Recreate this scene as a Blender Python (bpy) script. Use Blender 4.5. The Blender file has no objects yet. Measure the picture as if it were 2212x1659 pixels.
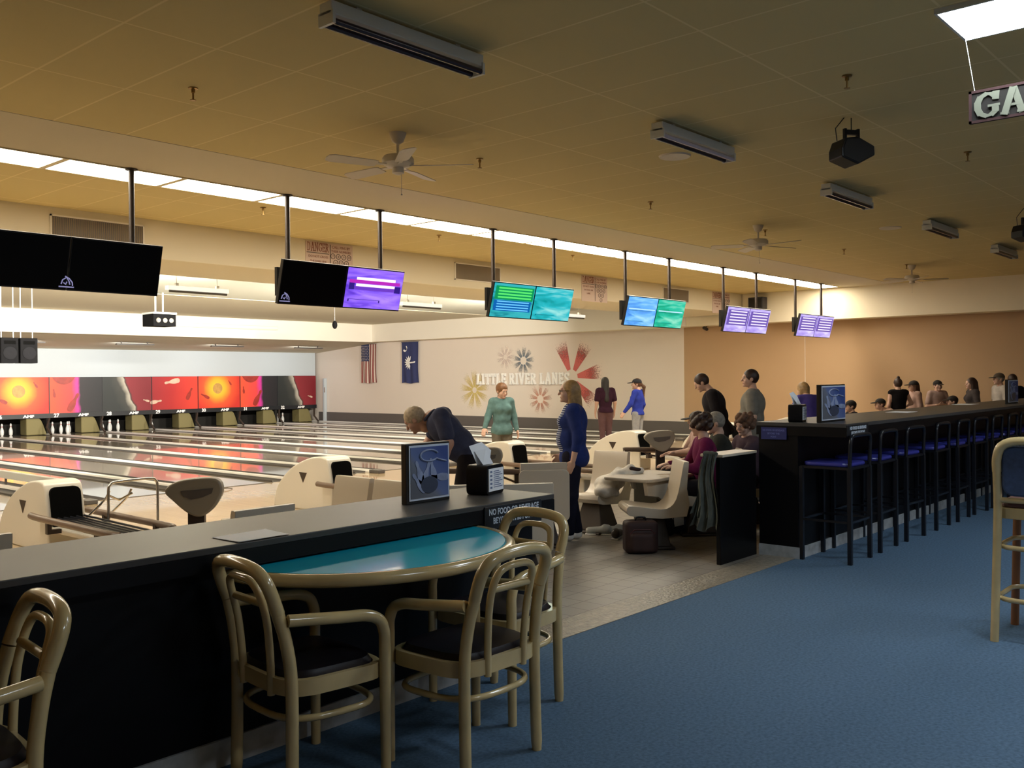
import bpy, bmesh, math, random
import numpy as np
from mathutils import Vector, Matrix
random.seed(7)
SC = bpy.context.scene
COL = SC.collection
PI = math.pi

# ------------------------------------------------------------------ camera
CAM_H = 1.7
YAW, PITCH, ROLL, FPX = .84953, -.00648, -.00934, 2035.4
cy, sy, cp, sp, cr, sr = math.cos(YAW), math.sin(YAW), math.cos(PITCH), math.sin(PITCH), math.cos(ROLL), math.sin(ROLL)
fwd = Vector((sy*cp, cy*cp, sp)); rt0 = Vector((cy, -sy, 0)); up0 = Vector((-sy*sp, -cy*sp, cp))
rgt = rt0*cr + up0*sr; upv = up0*cr - rt0*sr
cam = bpy.data.cameras.new('camera'); camo = bpy.data.objects.new('camera', cam); COL.objects.link(camo)
camo.matrix_world = Matrix(((rgt.x, upv.x, -fwd.x, 0), (rgt.y, upv.y, -fwd.y, 0), (rgt.z, upv.z, -fwd.z, CAM_H), (0, 0, 0, 1)))
cam.sensor_fit = 'HORIZONTAL'; cam.sensor_width = 36; cam.lens = FPX/2212*36; cam.clip_end = 200
SC.camera = camo
# ------------------------------------------------------------------ world and exposure
w = bpy.data.worlds.new('world'); SC.world = w; w.use_nodes = True
w.node_tree.nodes['Background'].inputs[0].default_value = (.9, .8, .65, 1)
w.node_tree.nodes['Background'].inputs[1].default_value = .0
SC.view_settings.view_transform = 'Standard'; SC.view_settings.look = 'None'
SC.view_settings.gamma = 1; SC.view_settings.use_curve_mapping = False
SC.view_settings.exposure = 1.45
E_ROW = 8.0      # warm troffers over the approach
E_COOL = 11.0     # cool troffer by the game room and the added unseen ones
W_MASK = 5.0    # strip lights in front of the pins (watts)
W_LANE = 210.0   # lights washing the rear bulkhead

def area(name, loc, target, sx, sy_, watts, color, spread=PI):
    l = bpy.data.lights.new(name, 'AREA'); l.shape = 'RECTANGLE'; l.size = sx; l.size_y = sy_
    l.energy = watts; l.color = color; l.spread = spread
    o = bpy.data.objects.new(name, l); COL.objects.link(o); o.location = loc
    o.rotation_euler = (Vector(target)-Vector(loc)).to_track_quat('-Z', 'Y').to_euler()
    return o

# ------------------------------------------------------------------ materials
def mat(name, color, rough=.5, metal=0, spec=.5, emit=0, ecol=None, vary=0, vscale=8, bump=0, bscale=60, coat=0):
    m = bpy.data.materials.new(name); m.use_nodes = True
    nt = m.node_tree; b = nt.nodes['Principled BSDF']
    b.inputs['Base Color'].default_value = (*color, 1); b.inputs['Roughness'].default_value = rough
    b.inputs['Metallic'].default_value = metal; b.inputs['Specular IOR Level'].default_value = spec
    b.inputs['Coat Weight'].default_value = coat
    if emit:
        b.inputs['Emission Color'].default_value = (*(ecol or color), 1); b.inputs['Emission Strength'].default_value = emit
    if vary or bump:
        tc = nt.nodes.new('ShaderNodeTexCoord')
    if vary:
        n = nt.nodes.new('ShaderNodeTexNoise'); n.inputs['Scale'].default_value = vscale; n.inputs['Detail'].default_value = 4
        nt.links.new(tc.outputs['Object'], n.inputs['Vector'])
        r = nt.nodes.new('ShaderNodeValToRGB'); r.color_ramp.elements[0].position = .3; r.color_ramp.elements[1].position = .7
        r.color_ramp.elements[0].color = (*[c*(1-vary) for c in color], 1)
        r.color_ramp.elements[1].color = (*[min(1, c*(1+vary)) for c in color], 1)
        nt.links.new(n.outputs['Fac'], r.inputs['Fac']); nt.links.new(r.outputs['Color'], b.inputs['Base Color'])
    if bump:
        n2 = nt.nodes.new('ShaderNodeTexNoise'); n2.inputs['Scale'].default_value = bscale; n2.inputs['Detail'].default_value = 3
        nt.links.new(tc.outputs['Object'], n2.inputs['Vector'])
        bp = nt.nodes.new('ShaderNodeBump'); bp.inputs['Strength'].default_value = bump; bp.inputs['Distance'].default_value = .01
        nt.links.new(n2.outputs['Fac'], bp.inputs['Height']); nt.links.new(bp.outputs['Normal'], b.inputs['Normal'])
    return m

def N(nt, typ, **kw):
    n = nt.nodes.new(typ)
    for k, v in kw.items():
        if k.startswith('i_'):
            n.inputs[int(k[2:])].default_value = v
        else: setattr(n, k, v)
    return n

def grid_mat(name, base, line, px, py, ox, oy, lw, rough=.8, spec=.3, vary=.06, vscale=3, axes='XY', bump=0, coat=0):
    """tiles or planks: lines every px, py metres in object space"""
    m = mat(name, base, rough, spec=spec, coat=coat); nt = m.node_tree; b = nt.nodes['Principled BSDF']; L = nt.links
    tc = N(nt, 'ShaderNodeTexCoord'); s = N(nt, 'ShaderNodeSeparateXYZ'); L.new(tc.outputs['Object'], s.inputs[0])
    def line_mask(out, p, o):
        a = N(nt, 'ShaderNodeMath', operation='SUBTRACT'); a.inputs[1].default_value = o; L.new(out, a.inputs[0])
        q = N(nt, 'ShaderNodeMath', operation='DIVIDE'); q.inputs[1].default_value = p; L.new(a.outputs[0], q.inputs[0])
        f = N(nt, 'ShaderNodeMath', operation='PINGPONG'); f.inputs[1].default_value = .5; L.new(q.outputs[0], f.inputs[0])
        g = N(nt, 'ShaderNodeMath', operation='LESS_THAN'); g.inputs[1].default_value = lw/p/2; L.new(f.outputs[0], g.inputs[0])
        fl = N(nt, 'ShaderNodeMath', operation='FLOOR'); L.new(q.outputs[0], fl.inputs[0])
        return g.outputs[0], fl.outputs[0]
    m1, f1 = line_mask(s.outputs[axes[0]], px, ox); m2, f2 = line_mask(s.outputs[axes[1]], py, oy)
    mx = N(nt, 'ShaderNodeMath', operation='MAXIMUM'); L.new(m1, mx.inputs[0]); L.new(m2, mx.inputs[1])
    cb = N(nt, 'ShaderNodeCombineXYZ'); L.new(f1, cb.inputs[0]); L.new(f2, cb.inputs[1])
    wn = N(nt, 'ShaderNodeTexWhiteNoise'); L.new(cb.outputs[0], wn.inputs['Vector'])
    nz = N(nt, 'ShaderNodeTexNoise'); nz.inputs['Scale'].default_value = vscale; L.new(tc.outputs['Object'], nz.inputs['Vector'])
    ad = N(nt, 'ShaderNodeMath', operation='ADD'); L.new(wn.outputs['Value'], ad.inputs[0]); L.new(nz.outputs['Fac'], ad.inputs[1])
    mr = N(nt, 'ShaderNodeMapRange'); mr.inputs[1].default_value = 0; mr.inputs[2].default_value = 2
    mr.inputs[3].default_value = 1-vary; mr.inputs[4].default_value = 1+vary; L.new(ad.outputs[0], mr.inputs[0])
    vm = N(nt, 'ShaderNodeVectorMath', operation='SCALE'); vm.inputs[0].default_value = base; L.new(mr.outputs[0], vm.inputs['Scale'])
    mix = N(nt, 'ShaderNodeMix', data_type='RGBA'); L.new(mx.outputs[0], mix.inputs['Factor'])
    L.new(vm.outputs[0], mix.inputs[6]); mix.inputs[7].default_value = (*line, 1)
    L.new(mix.outputs[2], b.inputs['Base Color'])
    if bump:
        bp = N(nt, 'ShaderNodeBump'); bp.inputs['Strength'].default_value = bump; bp.inputs['Distance'].default_value = .004
        iv = N(nt, 'ShaderNodeMath', operation='SUBTRACT'); iv.inputs[0].default_value = 1; L.new(mx.outputs[0], iv.inputs[1])
        L.new(iv.outputs[0], bp.inputs['Height']); L.new(bp.outputs['Normal'], b.inputs['Normal'])
    return m

def swirl_mat(name, c1, c2, c3, strength, scale=3.0):
    """lit screen backdrop: streaky gradient"""
    m = bpy.data.materials.new(name); m.use_nodes = True; nt = m.node_tree; b = nt.nodes['Principled BSDF']; L = nt.links
    b.inputs['Base Color'].default_value = (.01, .01, .01, 1); b.inputs['Roughness'].default_value = .35
    tc = N(nt, 'ShaderNodeTexCoord'); mp = N(nt, 'ShaderNodeMapping'); mp.inputs['Rotation'].default_value = (0, .75, 0); mp.inputs['Scale'].default_value = (.6, 1, 3.2)
    L.new(tc.outputs['Object'], mp.inputs[0])
    n = N(nt, 'ShaderNodeTexNoise'); n.inputs['Scale'].default_value = scale; n.inputs['Detail'].default_value = 5; n.inputs['Distortion'].default_value = .8
    L.new(mp.outputs[0], n.inputs['Vector'])
    r = N(nt, 'ShaderNodeValToRGB'); e = r.color_ramp.elements; e[0].position = .32; e[0].color = (*c1, 1); e[1].position = .7; e[1].color = (*c3, 1)
    k = e.new(.5); k.color = (*c2, 1)
    L.new(n.outputs['Fac'], r.inputs[0]); L.new(r.outputs[0], b.inputs['Emission Color']); b.inputs['Emission Strength'].default_value = strength
    return m

def art_mat(name, stops, axis='radial', center=(0, 0, 0), size=1.0):
    """printed artwork: colour by distance (radial) or across the panel (x)"""
    m = bpy.data.materials.new(name); m.use_nodes = True; nt = m.node_tree; b = nt.nodes['Principled BSDF']; L = nt.links
    b.inputs['Roughness'].default_value = .45
    tc = N(nt, 'ShaderNodeTexCoord')
    nz = N(nt, 'ShaderNodeTexNoise'); nz.inputs['Scale'].default_value = 2.5; L.new(tc.outputs['Object'], nz.inputs['Vector'])
    if axis == 'radial':
        sb = N(nt, 'ShaderNodeVectorMath', operation='SUBTRACT'); sb.inputs[1].default_value = center; L.new(tc.outputs['Object'], sb.inputs[0])
        ln = N(nt, 'ShaderNodeVectorMath', operation='LENGTH'); L.new(sb.outputs[0], ln.inputs[0]); val = ln.outputs['Value']
    else:
        s = N(nt, 'ShaderNodeSeparateXYZ'); L.new(tc.outputs['Object'], s.inputs[0]); val = s.outputs['X']
        a = N(nt, 'ShaderNodeMath', operation='ADD'); L.new(val, a.inputs[0])
        z = N(nt, 'ShaderNodeMath', operation='MULTIPLY'); L.new(s.outputs['Z'], z.inputs[0]); z.inputs[1].default_value = center[2]
        L.new(z.outputs[0], a.inputs[1]); val = a.outputs[0]
    dv = N(nt, 'ShaderNodeMath', operation='DIVIDE'); dv.inputs[1].default_value = size; L.new(val, dv.inputs[0])
    nm = N(nt, 'ShaderNodeMath', operation='MULTIPLY_ADD'); L.new(nz.outputs['Fac'], nm.inputs[0]); nm.inputs[1].default_value = .12; L.new(dv.outputs[0], nm.inputs[2])
    r = N(nt, 'ShaderNodeValToRGB'); e = r.color_ramp.elements
    e[0].position = stops[0][0]; e[0].color = (*stops[0][1], 1); e[1].position = stops[-1][0]; e[1].color = (*stops[-1][1], 1)
    for p, c in stops[1:-1]:
        k = e.new(p); k.color = (*c, 1)
    L.new(nm.outputs[0], r.inputs[0]); L.new(r.outputs[0], b.inputs['Base Color'])
    return m

M = {}
M['carpet'] = mat('carpet_blue', (.10, .165, .25), .95, spec=.1, vary=.22, vscale=55, bump=.5, bscale=350)
M['tile'] = grid_mat('floor_tile', (.24, .22, .19), (.09, .08, .07), .2032, .2032, .02, .05, .009, rough=.38, vary=.08, bump=.4)
M['threshold'] = mat('threshold_stone', (.27, .235, .18), .3, vary=.35, vscale=22, bump=.9, bscale=38)
M['approach'] = grid_mat('maple_approach', (.62, .47, .29), (.52, .39, .24), .027, 1.6, 0, 0, .0022, rough=.18, vary=.10, vscale=1.2, coat=.5)
M['lane'] = grid_mat('maple_lane', (.46, .39, .30), (.38, .32, .25), .0265, 4.2, 0, 0, .0018, rough=.11, spec=.5, vary=.06, coat=.8)
M['gutter'] = mat('gutter_gray', (.11, .10, .095), .3)
M['cap'] = mat('lane_cap', (.74, .72, .69), .28)
M['capdark'] = mat('lane_cap_dark', (.10, .09, .085), .35)
M['ceil'] = grid_mat('ceiling_tile', (.63, .52, .26), (.76, .64, .36), .6096, 1.2192, 4.52, 4.17, .016, rough=.9, vary=.03)
M['ceil_plain'] = mat('ceiling_plaster', (.62, .56, .43), .9, spec=.2)
M['ceil2'] = mat('ceiling_lanes', (.62, .62, .54), .9, spec=.2)
M['beam'] = mat('beam_paint', (.76, .69, .53), .85, spec=.2)
M['white'] = mat('white_paint', (.84, .79, .70), .8, spec=.2)
M['wall'] = mat('wall_cream', (.77, .69, .62), .85, spec=.2)
M['walltan'] = mat('wall_tan', (.52, .355, .215), .95, spec=.1, bump=.2, bscale=200)
M['walltop'] = mat('wall_upper', (.86, .78, .61), .85, spec=.2)
M['band'] = mat('wall_band_gray', (.12, .105, .10), .7)
M['coolwhite'] = mat('cool_white_paint', (.50, .55, .59), .8)
M['dark'] = mat('dark_back', (.02, .018, .016), .9)
M['blk'] = mat('black_laminate', (.004, .004, .005), .4, spec=.2)
M['counter'] = mat('counter_laminate', (.06, .056, .053), .42, spec=.3, vary=.08, vscale=3)
M['base'] = mat('baseboard_vinyl', (.40, .42, .43), .55, vary=.18, vscale=14)
M['wood'] = mat('bentwood_honey', (.60, .455, .22), .2, spec=.6, vary=.14, vscale=5, coat=.4)
M['vinyl'] = mat('dark_vinyl', (.014, .010, .013), .42, spec=.3)
M['teal'] = mat('teal_laminate', (.01, .50, .70), .18, spec=.6)
M['steelblk'] = mat('black_metal', (.012, .013, .018), .3, metal=.2)
M['blueseat'] = mat('blue_vinyl', (.04, .045, .30), .3, spec=.6)
M['plasticblk'] = mat('black_plastic', (.006, .006, .007), .35, spec=.3)
M['paper'] = mat('paper', (.88, .89, .92), .8)
M['bezel'] = mat('bezel', (.006, .006, .006), .3)
M['screenoff'] = mat('screen_off', (.002, .002, .003), .3, spec=.12)
M['logo'] = mat('screen_logo', (.2, .2, .4), .5, emit=.16, ecol=(.45, .45, .85))
M['beige'] = mat('moulded_beige', (.60, .52, .41), .3, spec=.5)
M['beige2'] = mat('moulded_grey', (.36, .36, .32), .35, spec=.5)
M['hood'] = mat('hood_white', (.62, .59, .52), .28, spec=.5)
M['brown'] = mat('brown_tube', (.13, .085, .06), .4)
M['pod'] = mat('console_tan', (.31, .265, .20), .45)
M['poddark'] = mat('console_panel', (.13, .11, .095), .3)
M['darkbrown'] = mat('dark_brown_post', (.035, .022, .015), .5)
M['chrome'] = mat('chrome', (.55, .53, .50), .18, metal=1)
M['fan'] = mat('fan_white', (.62, .56, .47), .5)
M['fixwhite'] = mat('fixture_enamel', (.62, .64, .62), .4)
M['tubedark'] = mat('blacklight_tube', (.03, .018, .03), .15)
M['tubeoff'] = mat('unlit_tube', (.55, .50, .60), .3)
M['brass'] = mat('sprinkler_brass', (.32, .2, .07), .35, metal=.8)
M['troffer'] = mat('troffer_lens', (.9, .9, .9), .5, emit=E_ROW, ecol=(1, .89, .70))
M['troffer_cool'] = mat('troffer_lens_cool', (.9, .9, .9), .5, emit=E_COOL, ecol=(.78, .9, 1))
M['pin'] = mat('pin_white', (.85, .85, .85), .25)
M['pinred'] = mat('pin_red', (.6, .03, .03), .3)
M['olive'] = mat('olive_guard', (.20, .17, .07), .7)
M['skin'] = mat('skin', (.58, .36, .27), .55)
M['skin2'] = mat('skin_tanned', (.45, .25, .18), .55)
M['lip'] = mat('lips', (.42, .13, .12), .5)
M['eye'] = mat('eye_white', (.7, .68, .65), .3)
M['iris'] = mat('eye_dark', (.03, .02, .02), .2)
M['spk'] = mat('speaker_black', (.006, .006, .007), .85, spec=.1)
M['hollow'] = mat('hollow_black', (.003, .003, .003), .9, spec=.05)
M['letter'] = mat('letter_white', (.95, .94, .92), .5)
M['signblk'] = mat('sign_black', (.012, .014, .018), .35)
M['signtext'] = mat('sign_text', (.55, .60, .68), .5)

# ------------------------------------------------------------------ mesh helpers
class MB:
    def __init__(s): s.v = []; s.f = []; s.mi = []; s.m = 0
    def add(s, vs, fs):
        o = len(s.v); s.v += [tuple(map(float, p)) for p in vs]; s.f += [[i+o for i in f] for f in fs]; s.mi += [s.m]*len(fs); return s
    def box(s, x0, x1, y0, y1, z0, z1):
        vs = [(x, y, z) for z in (z0, z1) for y in (y0, y1) for x in (x0, x1)]
        return s.add(vs, [(0, 2, 3, 1), (4, 5, 7, 6), (0, 1, 5, 4), (2, 6, 7, 3), (0, 4, 6, 2), (1, 3, 7, 5)])
    def quad(s, *p): return s.add(p, [tuple(range(len(p)))])
    def tube(s, pts, r, seg=10, closed=False, caps=True, flat=None):
        P = [Vector(p) for p in pts]; n = len(P); R = r if hasattr(r, '__len__') else [r]*n
        ring = []; u = None
        for i in range(n):
            if closed: t = P[(i+1) % n]-P[i-1]
            else: t = P[min(i+1, n-1)]-P[max(i-1, 0)]
            t.normalize()
            if u is None:
                a = Vector((0, 0, 1)) if abs(t.z) < .9 else Vector((1, 0, 0)); u = t.cross(a).normalized()
            else:
                u = (u - t*u.dot(t)); u.normalize()
            v = t.cross(u)
            ring.append([P[i]+(u*math.cos(2*PI*k/seg)*(1 if not flat else flat)+v*math.sin(2*PI*k/seg))*R[i] for k in range(seg)])
        vs = [p for q in ring for p in q]; fs = []
        for i in range(n if closed else n-1):
            j = (i+1) % n
            for k in range(seg):
                k2 = (k+1) % seg; fs.append((i*seg+k, i*seg+k2, j*seg+k2, j*seg+k))
        if caps and not closed:
            fs.append(tuple(range(seg))[::-1]); fs.append(tuple((n-1)*seg+k for k in range(seg)))
        return s.add(vs, fs)
    def lathe(s, prof, c=(0, 0, 0), seg=20, axis='z'):
        vs = []; fs = []
        for r, z in prof:
            for k in range(seg):
                a = 2*PI*k/seg; x, y = r*math.cos(a), r*math.sin(a)
                vs.append((c[0]+x, c[1]+y, c[2]+z) if axis == 'z' else ((c[0]+x, c[1]+z, c[2]+y) if axis == 'y' else (c[0]+z, c[1]+x, c[2]+y)))
        n = len(prof)
        for i in range(n-1):
            for k in range(seg):
                k2 = (k+1) % seg; fs.append((i*seg+k, i*seg+k2, (i+1)*seg+k2, (i+1)*seg+k))
        fs.append(tuple(range(seg))[::-1]); fs.append(tuple((n-1)*seg+k for k in range(seg)))
        return s.add(vs, fs)
    def prism(s, poly, a, b, axis='y'):
        """poly in the plane perpendicular to axis: y -> (x,z), x -> (y,z), z -> (x,y)"""
        def P(p, t): return (p[0], t, p[1]) if axis == 'y' else ((t, p[0], p[1]) if axis == 'x' else (p[0], p[1], t))
        n = len(poly); vs = [P(p, a) for p in poly]+[P(p, b) for p in poly]
        fs = [tuple(range(n)), tuple(range(n, 2*n))[::-1]]+[(i, (i+n), (i+1) % n+n, (i+1) % n) for i in range(n)]
        return s.add(vs, fs)
    def ball(s, c, rx, ry=None, rz=None, seg=14, rings=9):
        ry = ry or rx; rz = rz or rx
        prof = [(math.sin(PI*i/rings), -math.cos(PI*i/rings)) for i in range(rings+1)]
        prof[0] = (.02, -1); prof[-1] = (.02, 1)
        o = len(s.v); s.lathe(prof, seg=seg)
        s.v[o:] = [(c[0]+x*rx, c[1]+y*ry, c[2]+z*rz) for x, y, z in s.v[o:]]
        return s
    def xform(s, m):
        s.v = [tuple(m @ Vector(p)) for p in s.v]; return s
    def build(s, name, mats, parent=None, smooth=False, bevel=0, loc=None, seg=2, sub=0, sharp=40):
        me = bpy.data.meshes.new(name); me.from_pydata(s.v, [], s.f)
        mats = mats if isinstance(mats, (list, tuple)) else [mats]
        for k in mats: me.materials.append(k)
        if len(mats) > 1: me.polygons.foreach_set('material_index', s.mi)
        bm = bmesh.new(); bm.from_mesh(me); bmesh.ops.recalc_face_normals(bm, faces=bm.faces)
        if smooth:
            for f in bm.faces: f.smooth = True
            for e in bm.edges:
                if len(e.link_faces) == 2 and e.calc_face_angle(0) > math.radians(sharp): e.smooth = False
        bm.to_mesh(me); bm.free()
        o = bpy.data.objects.new(name, me); COL.objects.link(o)
        if parent: o.parent = parent
        if loc: o.location = loc
        if bevel:
            b = o.modifiers.new('bevel', 'BEVEL'); b.width = bevel; b.segments = seg; b.limit_method = 'ANGLE'
        if sub:
            q = o.modifiers.new('sub', 'SUBSURF'); q.levels = sub; q.render_levels = sub
        return o

def tag(o, label=None, cat=None, group=None, kind=None):
    if label: o['label'] = label
    if cat: o['category'] = cat
    if group: o['group'] = group
    if kind: o['kind'] = kind
    return o
def thing(name, label, cat, loc=(0, 0, 0), rz=0, group=None):
    o = bpy.data.objects.new(name, None); o.empty_display_size = .2; COL.objects.link(o); o.location = loc; o.rotation_euler = (0, 0, rz)
    return tag(o, label, cat, group)
def kids(o): return [c for c in bpy.data.objects if c.parent == o]
def copy_tree(o, parent=None):
    c = o.copy(); COL.objects.link(c); c.parent = parent
    for ch in kids(o): copy_tree(ch, c)
    return c
def dup(o, loc, rz, label, group=None):
    c = copy_tree(o); c.location = loc; c.rotation_euler = (0, 0, rz); c['label'] = label
    if group: c['group'] = group
    return c
def struct(name, mb, m, **kw):
    o = mb.build(name, m, **kw); o['kind'] = 'structure'; return o
def arc(cx, cz, r, a0, a1, n):
    return [(cx+r*math.cos(math.radians(a0+(a1-a0)*i/n)), cz+r*math.sin(math.radians(a0+(a1-a0)*i/n))) for i in range(n+1)]
def smoothpts(P, n=4, closed=False):
    """Catmull-Rom through the points"""
    P = [Vector(p) for p in P]; out = []; m = len(P)
    rng = range(m if closed else m-1)
    for i in rng:
        p0 = P[i-1] if (closed or i > 0) else P[i]; p1 = P[i]; p2 = P[(i+1) % m]; p3 = P[(i+2) % m] if (closed or i+2 < m) else P[(i+1) % m]
        for k in range(n):
            t = k/n
            out.append(.5*((2*p1)+(p2-p0)*t+(2*p0-5*p1+4*p2-p3)*t*t+(-p0+3*p1-3*p2+p3)*t*t*t))
    if not closed: out.append(P[-1])
    return out

def rounded_poly(x0, x1, y0, y1, r, n=5):
    out = []
    for cx, cy_, a in ((x1-r, y1-r, 0), (x0+r, y1-r, 90), (x0+r, y0+r, 180), (x1-r, y0+r, 270)):
        out += arc(cx, cy_, r, a, a+90, n)
    return out
# ---- lettering: default font turned into mesh, and a slab-serif stroke alphabet
_fc = {}
def text_mb(txt, size, depth=.002, align='CENTER', bold=0):
    """text in the x,z plane facing -y, origin at baseline"""
    key = (txt, size, depth, align, bold)
    if key not in _fc:
        c = bpy.data.curves.new('t', 'FONT'); c.body = txt; c.size = size; c.extrude = depth/2; c.align_x = align; c.offset = bold; c.resolution_u = 3
        o = bpy.data.objects.new('t', c); COL.objects.link(o); dg = bpy.context.evaluated_depsgraph_get()
        me = bpy.data.meshes.new_from_object(o.evaluated_get(dg))
        _fc[key] = ([(v.co.x, -v.co.z, v.co.y) for v in me.vertices], [tuple(p.vertices) for p in me.polygons])
        bpy.data.objects.remove(o); bpy.data.curves.remove(c); bpy.data.meshes.remove(me)
    mb = MB(); mb.add(*_fc[key]); return mb
SLAB = {  # strokes in a 0..w by 0..1 box ; each letter: (width, [polylines])
 'L': (.7, [[(.15, 0), (.15, 1)], [(.15, .06), (.68, .06)], [(.65, 0), (.65, .25)], [(0, .97), (.32, .97)], [(0, .03), (.3, .03)]]),
 'I': (.4, [[(.2, 0), (.2, 1)], [(0, .97), (.4, .97)], [(0, .03), (.4, .03)]]),
 'T': (.8, [[(.4, 0), (.4, 1)], [(.02, .95), (.78, .95)], [(.05, .75), (.05, 1)], [(.75, .75), (.75, 1)], [(.22, .03), (.58, .03)]]),
 'E': (.72, [[(.15, 0), (.15, 1)], [(0, .95), (.66, .95)], [(0, .05), (.7, .05)], [(.15, .5), (.5, .5)], [(.63, .78), (.63, 1)], [(.67, 0), (.67, .24)], [(.5, .4), (.5, .6)]]),
 'R': (.82, [[(.15, 0), (.15, 1)], [(0, .96), (.45, .95), (.62, .87), (.64, .72), (.58, .58), (.42, .5), (.15, .5)], [(.42, .5), (.68, .04), (.82, .04)], [(0, .03), (.32, .03)]]),
 'V': (.86, [[(.12, 1), (.43, .02), (.74, 1)], [(0, .97), (.26, .97)], [(.6, .97), (.86, .97)]]),
 'A': (.9, [[(.14, 0), (.43, 1), (.47, 1), (.76, 0)], [(.24, .34), (.66, .34)], [(0, .03), (.28, .03)], [(.6, .03), (.9, .03)]]),
 'N': (.9, [[(.15, 0), (.15, 1), (.74, 0), (.74, 1)], [(0, .97), (.2, .97)], [(.58, .97), (.88, .97)], [(0, .03), (.3, .03)]]),
 'S': (.66, [[(.6, .98), (.58, .76)], [(.58, .84), (.45, .95), (.25, .95), (.1, .85), (.1, .68), (.22, .57), (.46, .45), (.57, .33), (.55, .15), (.42, .05), (.22, .05), (.08, .16)], [(.06, .02), (.08, .26)]]),
 'G': (.88, [[(.78, .98), (.76, .72)], [(.76, .8), (.62, .93), (.42, .96), (.2, .84), (.1, .62), (.1, .38), (.2, .16), (.42, .04), (.62, .07), (.76, .2), (.76, .42)], [(.5, .44), (.9, .44)]]),
 'M': (1.1, [[(.16, 0), (.16, 1), (.55, .25), (.94, 1), (.94, 0)], [(0, .97), (.2, .97)], [(.9, .97), (1.1, .97)], [(0, .03), (.32, .03)], [(.78, .03), (1.1, .03)]]),
 'D': (.84, [[(.15, 0), (.15, 1)], [(0, .96), (.42, .95), (.66, .8), (.72, .5), (.66, .2), (.42, .05), (0, .04)]]),
}
def slab_text(txt, h, wid=.15, depth=.03, gap=.16, thin=.08):
    """returns an MB in x,z plane (front at y=-depth) and its width"""
    mb = MB(); x = 0
    for ch in txt:
        if ch == ' ': x += .5*h; continue
        W, st = SLAB[ch]
        for k, pl in enumerate(st):
            for (a, b) in zip(pl[:-1], pl[1:]):
                ax, az, bx, bz = x+a[0]*h, a[1]*h, x+b[0]*h, b[1]*h
                dx, dz = bx-ax, bz-az; l = math.hypot(dx, dz) or 1; vert = abs(dz)/l
                t = h*(thin+(wid-thin)*vert)/2
                nx, nz = -dz/l*t, dx/l*t; ex, ez = dx/l*t*.35, dz/l*t*.35
                kk = getattr(mb, 'kk', 0); mb.kk = kk+1; off = depth+.00045*(kk % 13)
                mb.prism([(ax-ex+nx, az-ez+nz), (bx+ex+nx, bz+ez+nz), (bx+ex-nx, bz+ez-nz), (ax-ex-nx, az-ez-nz)], -off, 0, 'y')
        x += (W+gap)*h
    return mb, x-gap*h
# ================================================================== THE SETTING
FL = 0.0; CE = 3.82; CE2 = 3.70; XW = 23.0
LZ = .05                       # lane surface
FOUL = 13.0; DECK = 30.2
# floors
struct('floor_carpet', MB().box(-5, XW, -4, 3.80, -.1, 0), M['carpet'])
struct('floor_tile', MB().box(-5, XW, 4.10, 8.1, -.1, 0), M['tile'])
struct('trim_1', MB().box(-5, XW, 3.80, 4.10, -.1, .004), M['threshold'])
# approach is a few centimetres up
struct('floor_approach', MB().box(-5, XW, 8.1, FOUL, -.1, .045), M['approach'])
struct('floor_lanes', MB().box(-5, XW, FOUL, 33, -.1, -.02), M['gutter'])
struct('ceiling_main', MB().box(-5, XW, -4, 11.7, CE, CE+.1), M['ceil'])
struct('trim_2', MB().box(-5, 22.4, 7.83, 9.0, CE-.004, CE+.01), M['ceil_plain'])
struct('ceiling_lanes', MB().box(-5, XW, 13.4, 26.6, CE2, CE2+.1), M['ceil2'])
struct('ceiling_lit_band', MB().box(-5, XW, 20.3, 26.5, CE2-.012, CE2+.01), M['ceil_plain'])  # thin panel, its beige tone paints a change of lighting on the ceiling
struct('beam', MB().box(-5, 22.4, 11.7, 13.4, 3.31, CE+.1), M['beam'], bevel=.01)
# rear bulkhead, sloping ceiling behind it, rear wall
struct('bulkhead_rear', MB().box(-5, 22.5, 26.5, 26.7, 3.05, CE2+.05), M['white'])
struct('ceiling_rear', MB().prism([(26.7, 3.06), (30.55, 2.75), (30.55, 2.85), (26.7, 3.16)], -5, XW, 'x'), M['ceil_plain'])
struct('wall_rear', MB().box(-5, 22.86, 30.46, 30.6, 1.86, 2.8), M['coolwhite'])
struct('wall_pit', MB().box(-5, XW, 32.6, 32.75, -.1, 3), M['dark'])
# right wall: cream part beside the lanes, tan part beside the approach
struct('wall_right', MB().box(XW, XW+.15, 13.8, 33, 0, 3.9), M['wall'])
struct('wall_right_tan', MB().box(XW, XW+.15, -4, 13.8, 0, 3.9), M['walltan'])
struct('trim_4', MB().box(XW-.012, XW+.01, 10.25, 10.262, .42, 3.1), M['wall'])
struct('baseboard_right', MB().box(XW-.03, XW+.01, 5.0, 30.4, 0, .43), M['band'])
struct('bulkhead_right', MB().box(22.45, XW+.1, -4, 26.55, 3.06, 3.9), M['walltop'])
struct('bulkhead_right_lanes', MB().box(22.438, 22.46, 13.4, 26.5, 3.062, CE2), M['white'])
struct('wall_left', MB().box(-5.15, -5, -4, 33, 0, 3.9), M['walltan'])
struct('wall_near', MB().box(-5, XW, -4.15, -4, 0, 3.9), M['walltan'])
# narrow service door frame between the masks and the side wall
t = struct('door_1', MB().box(22.86, 22.99, 29.9, 30.0, 0, 1.75), M['coolwhite'], bevel=.01)
MB().box(22.85, 22.875, 29.88, 29.9, 1.2, 1.4).build('door_handle', M['chrome'], t)

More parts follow.
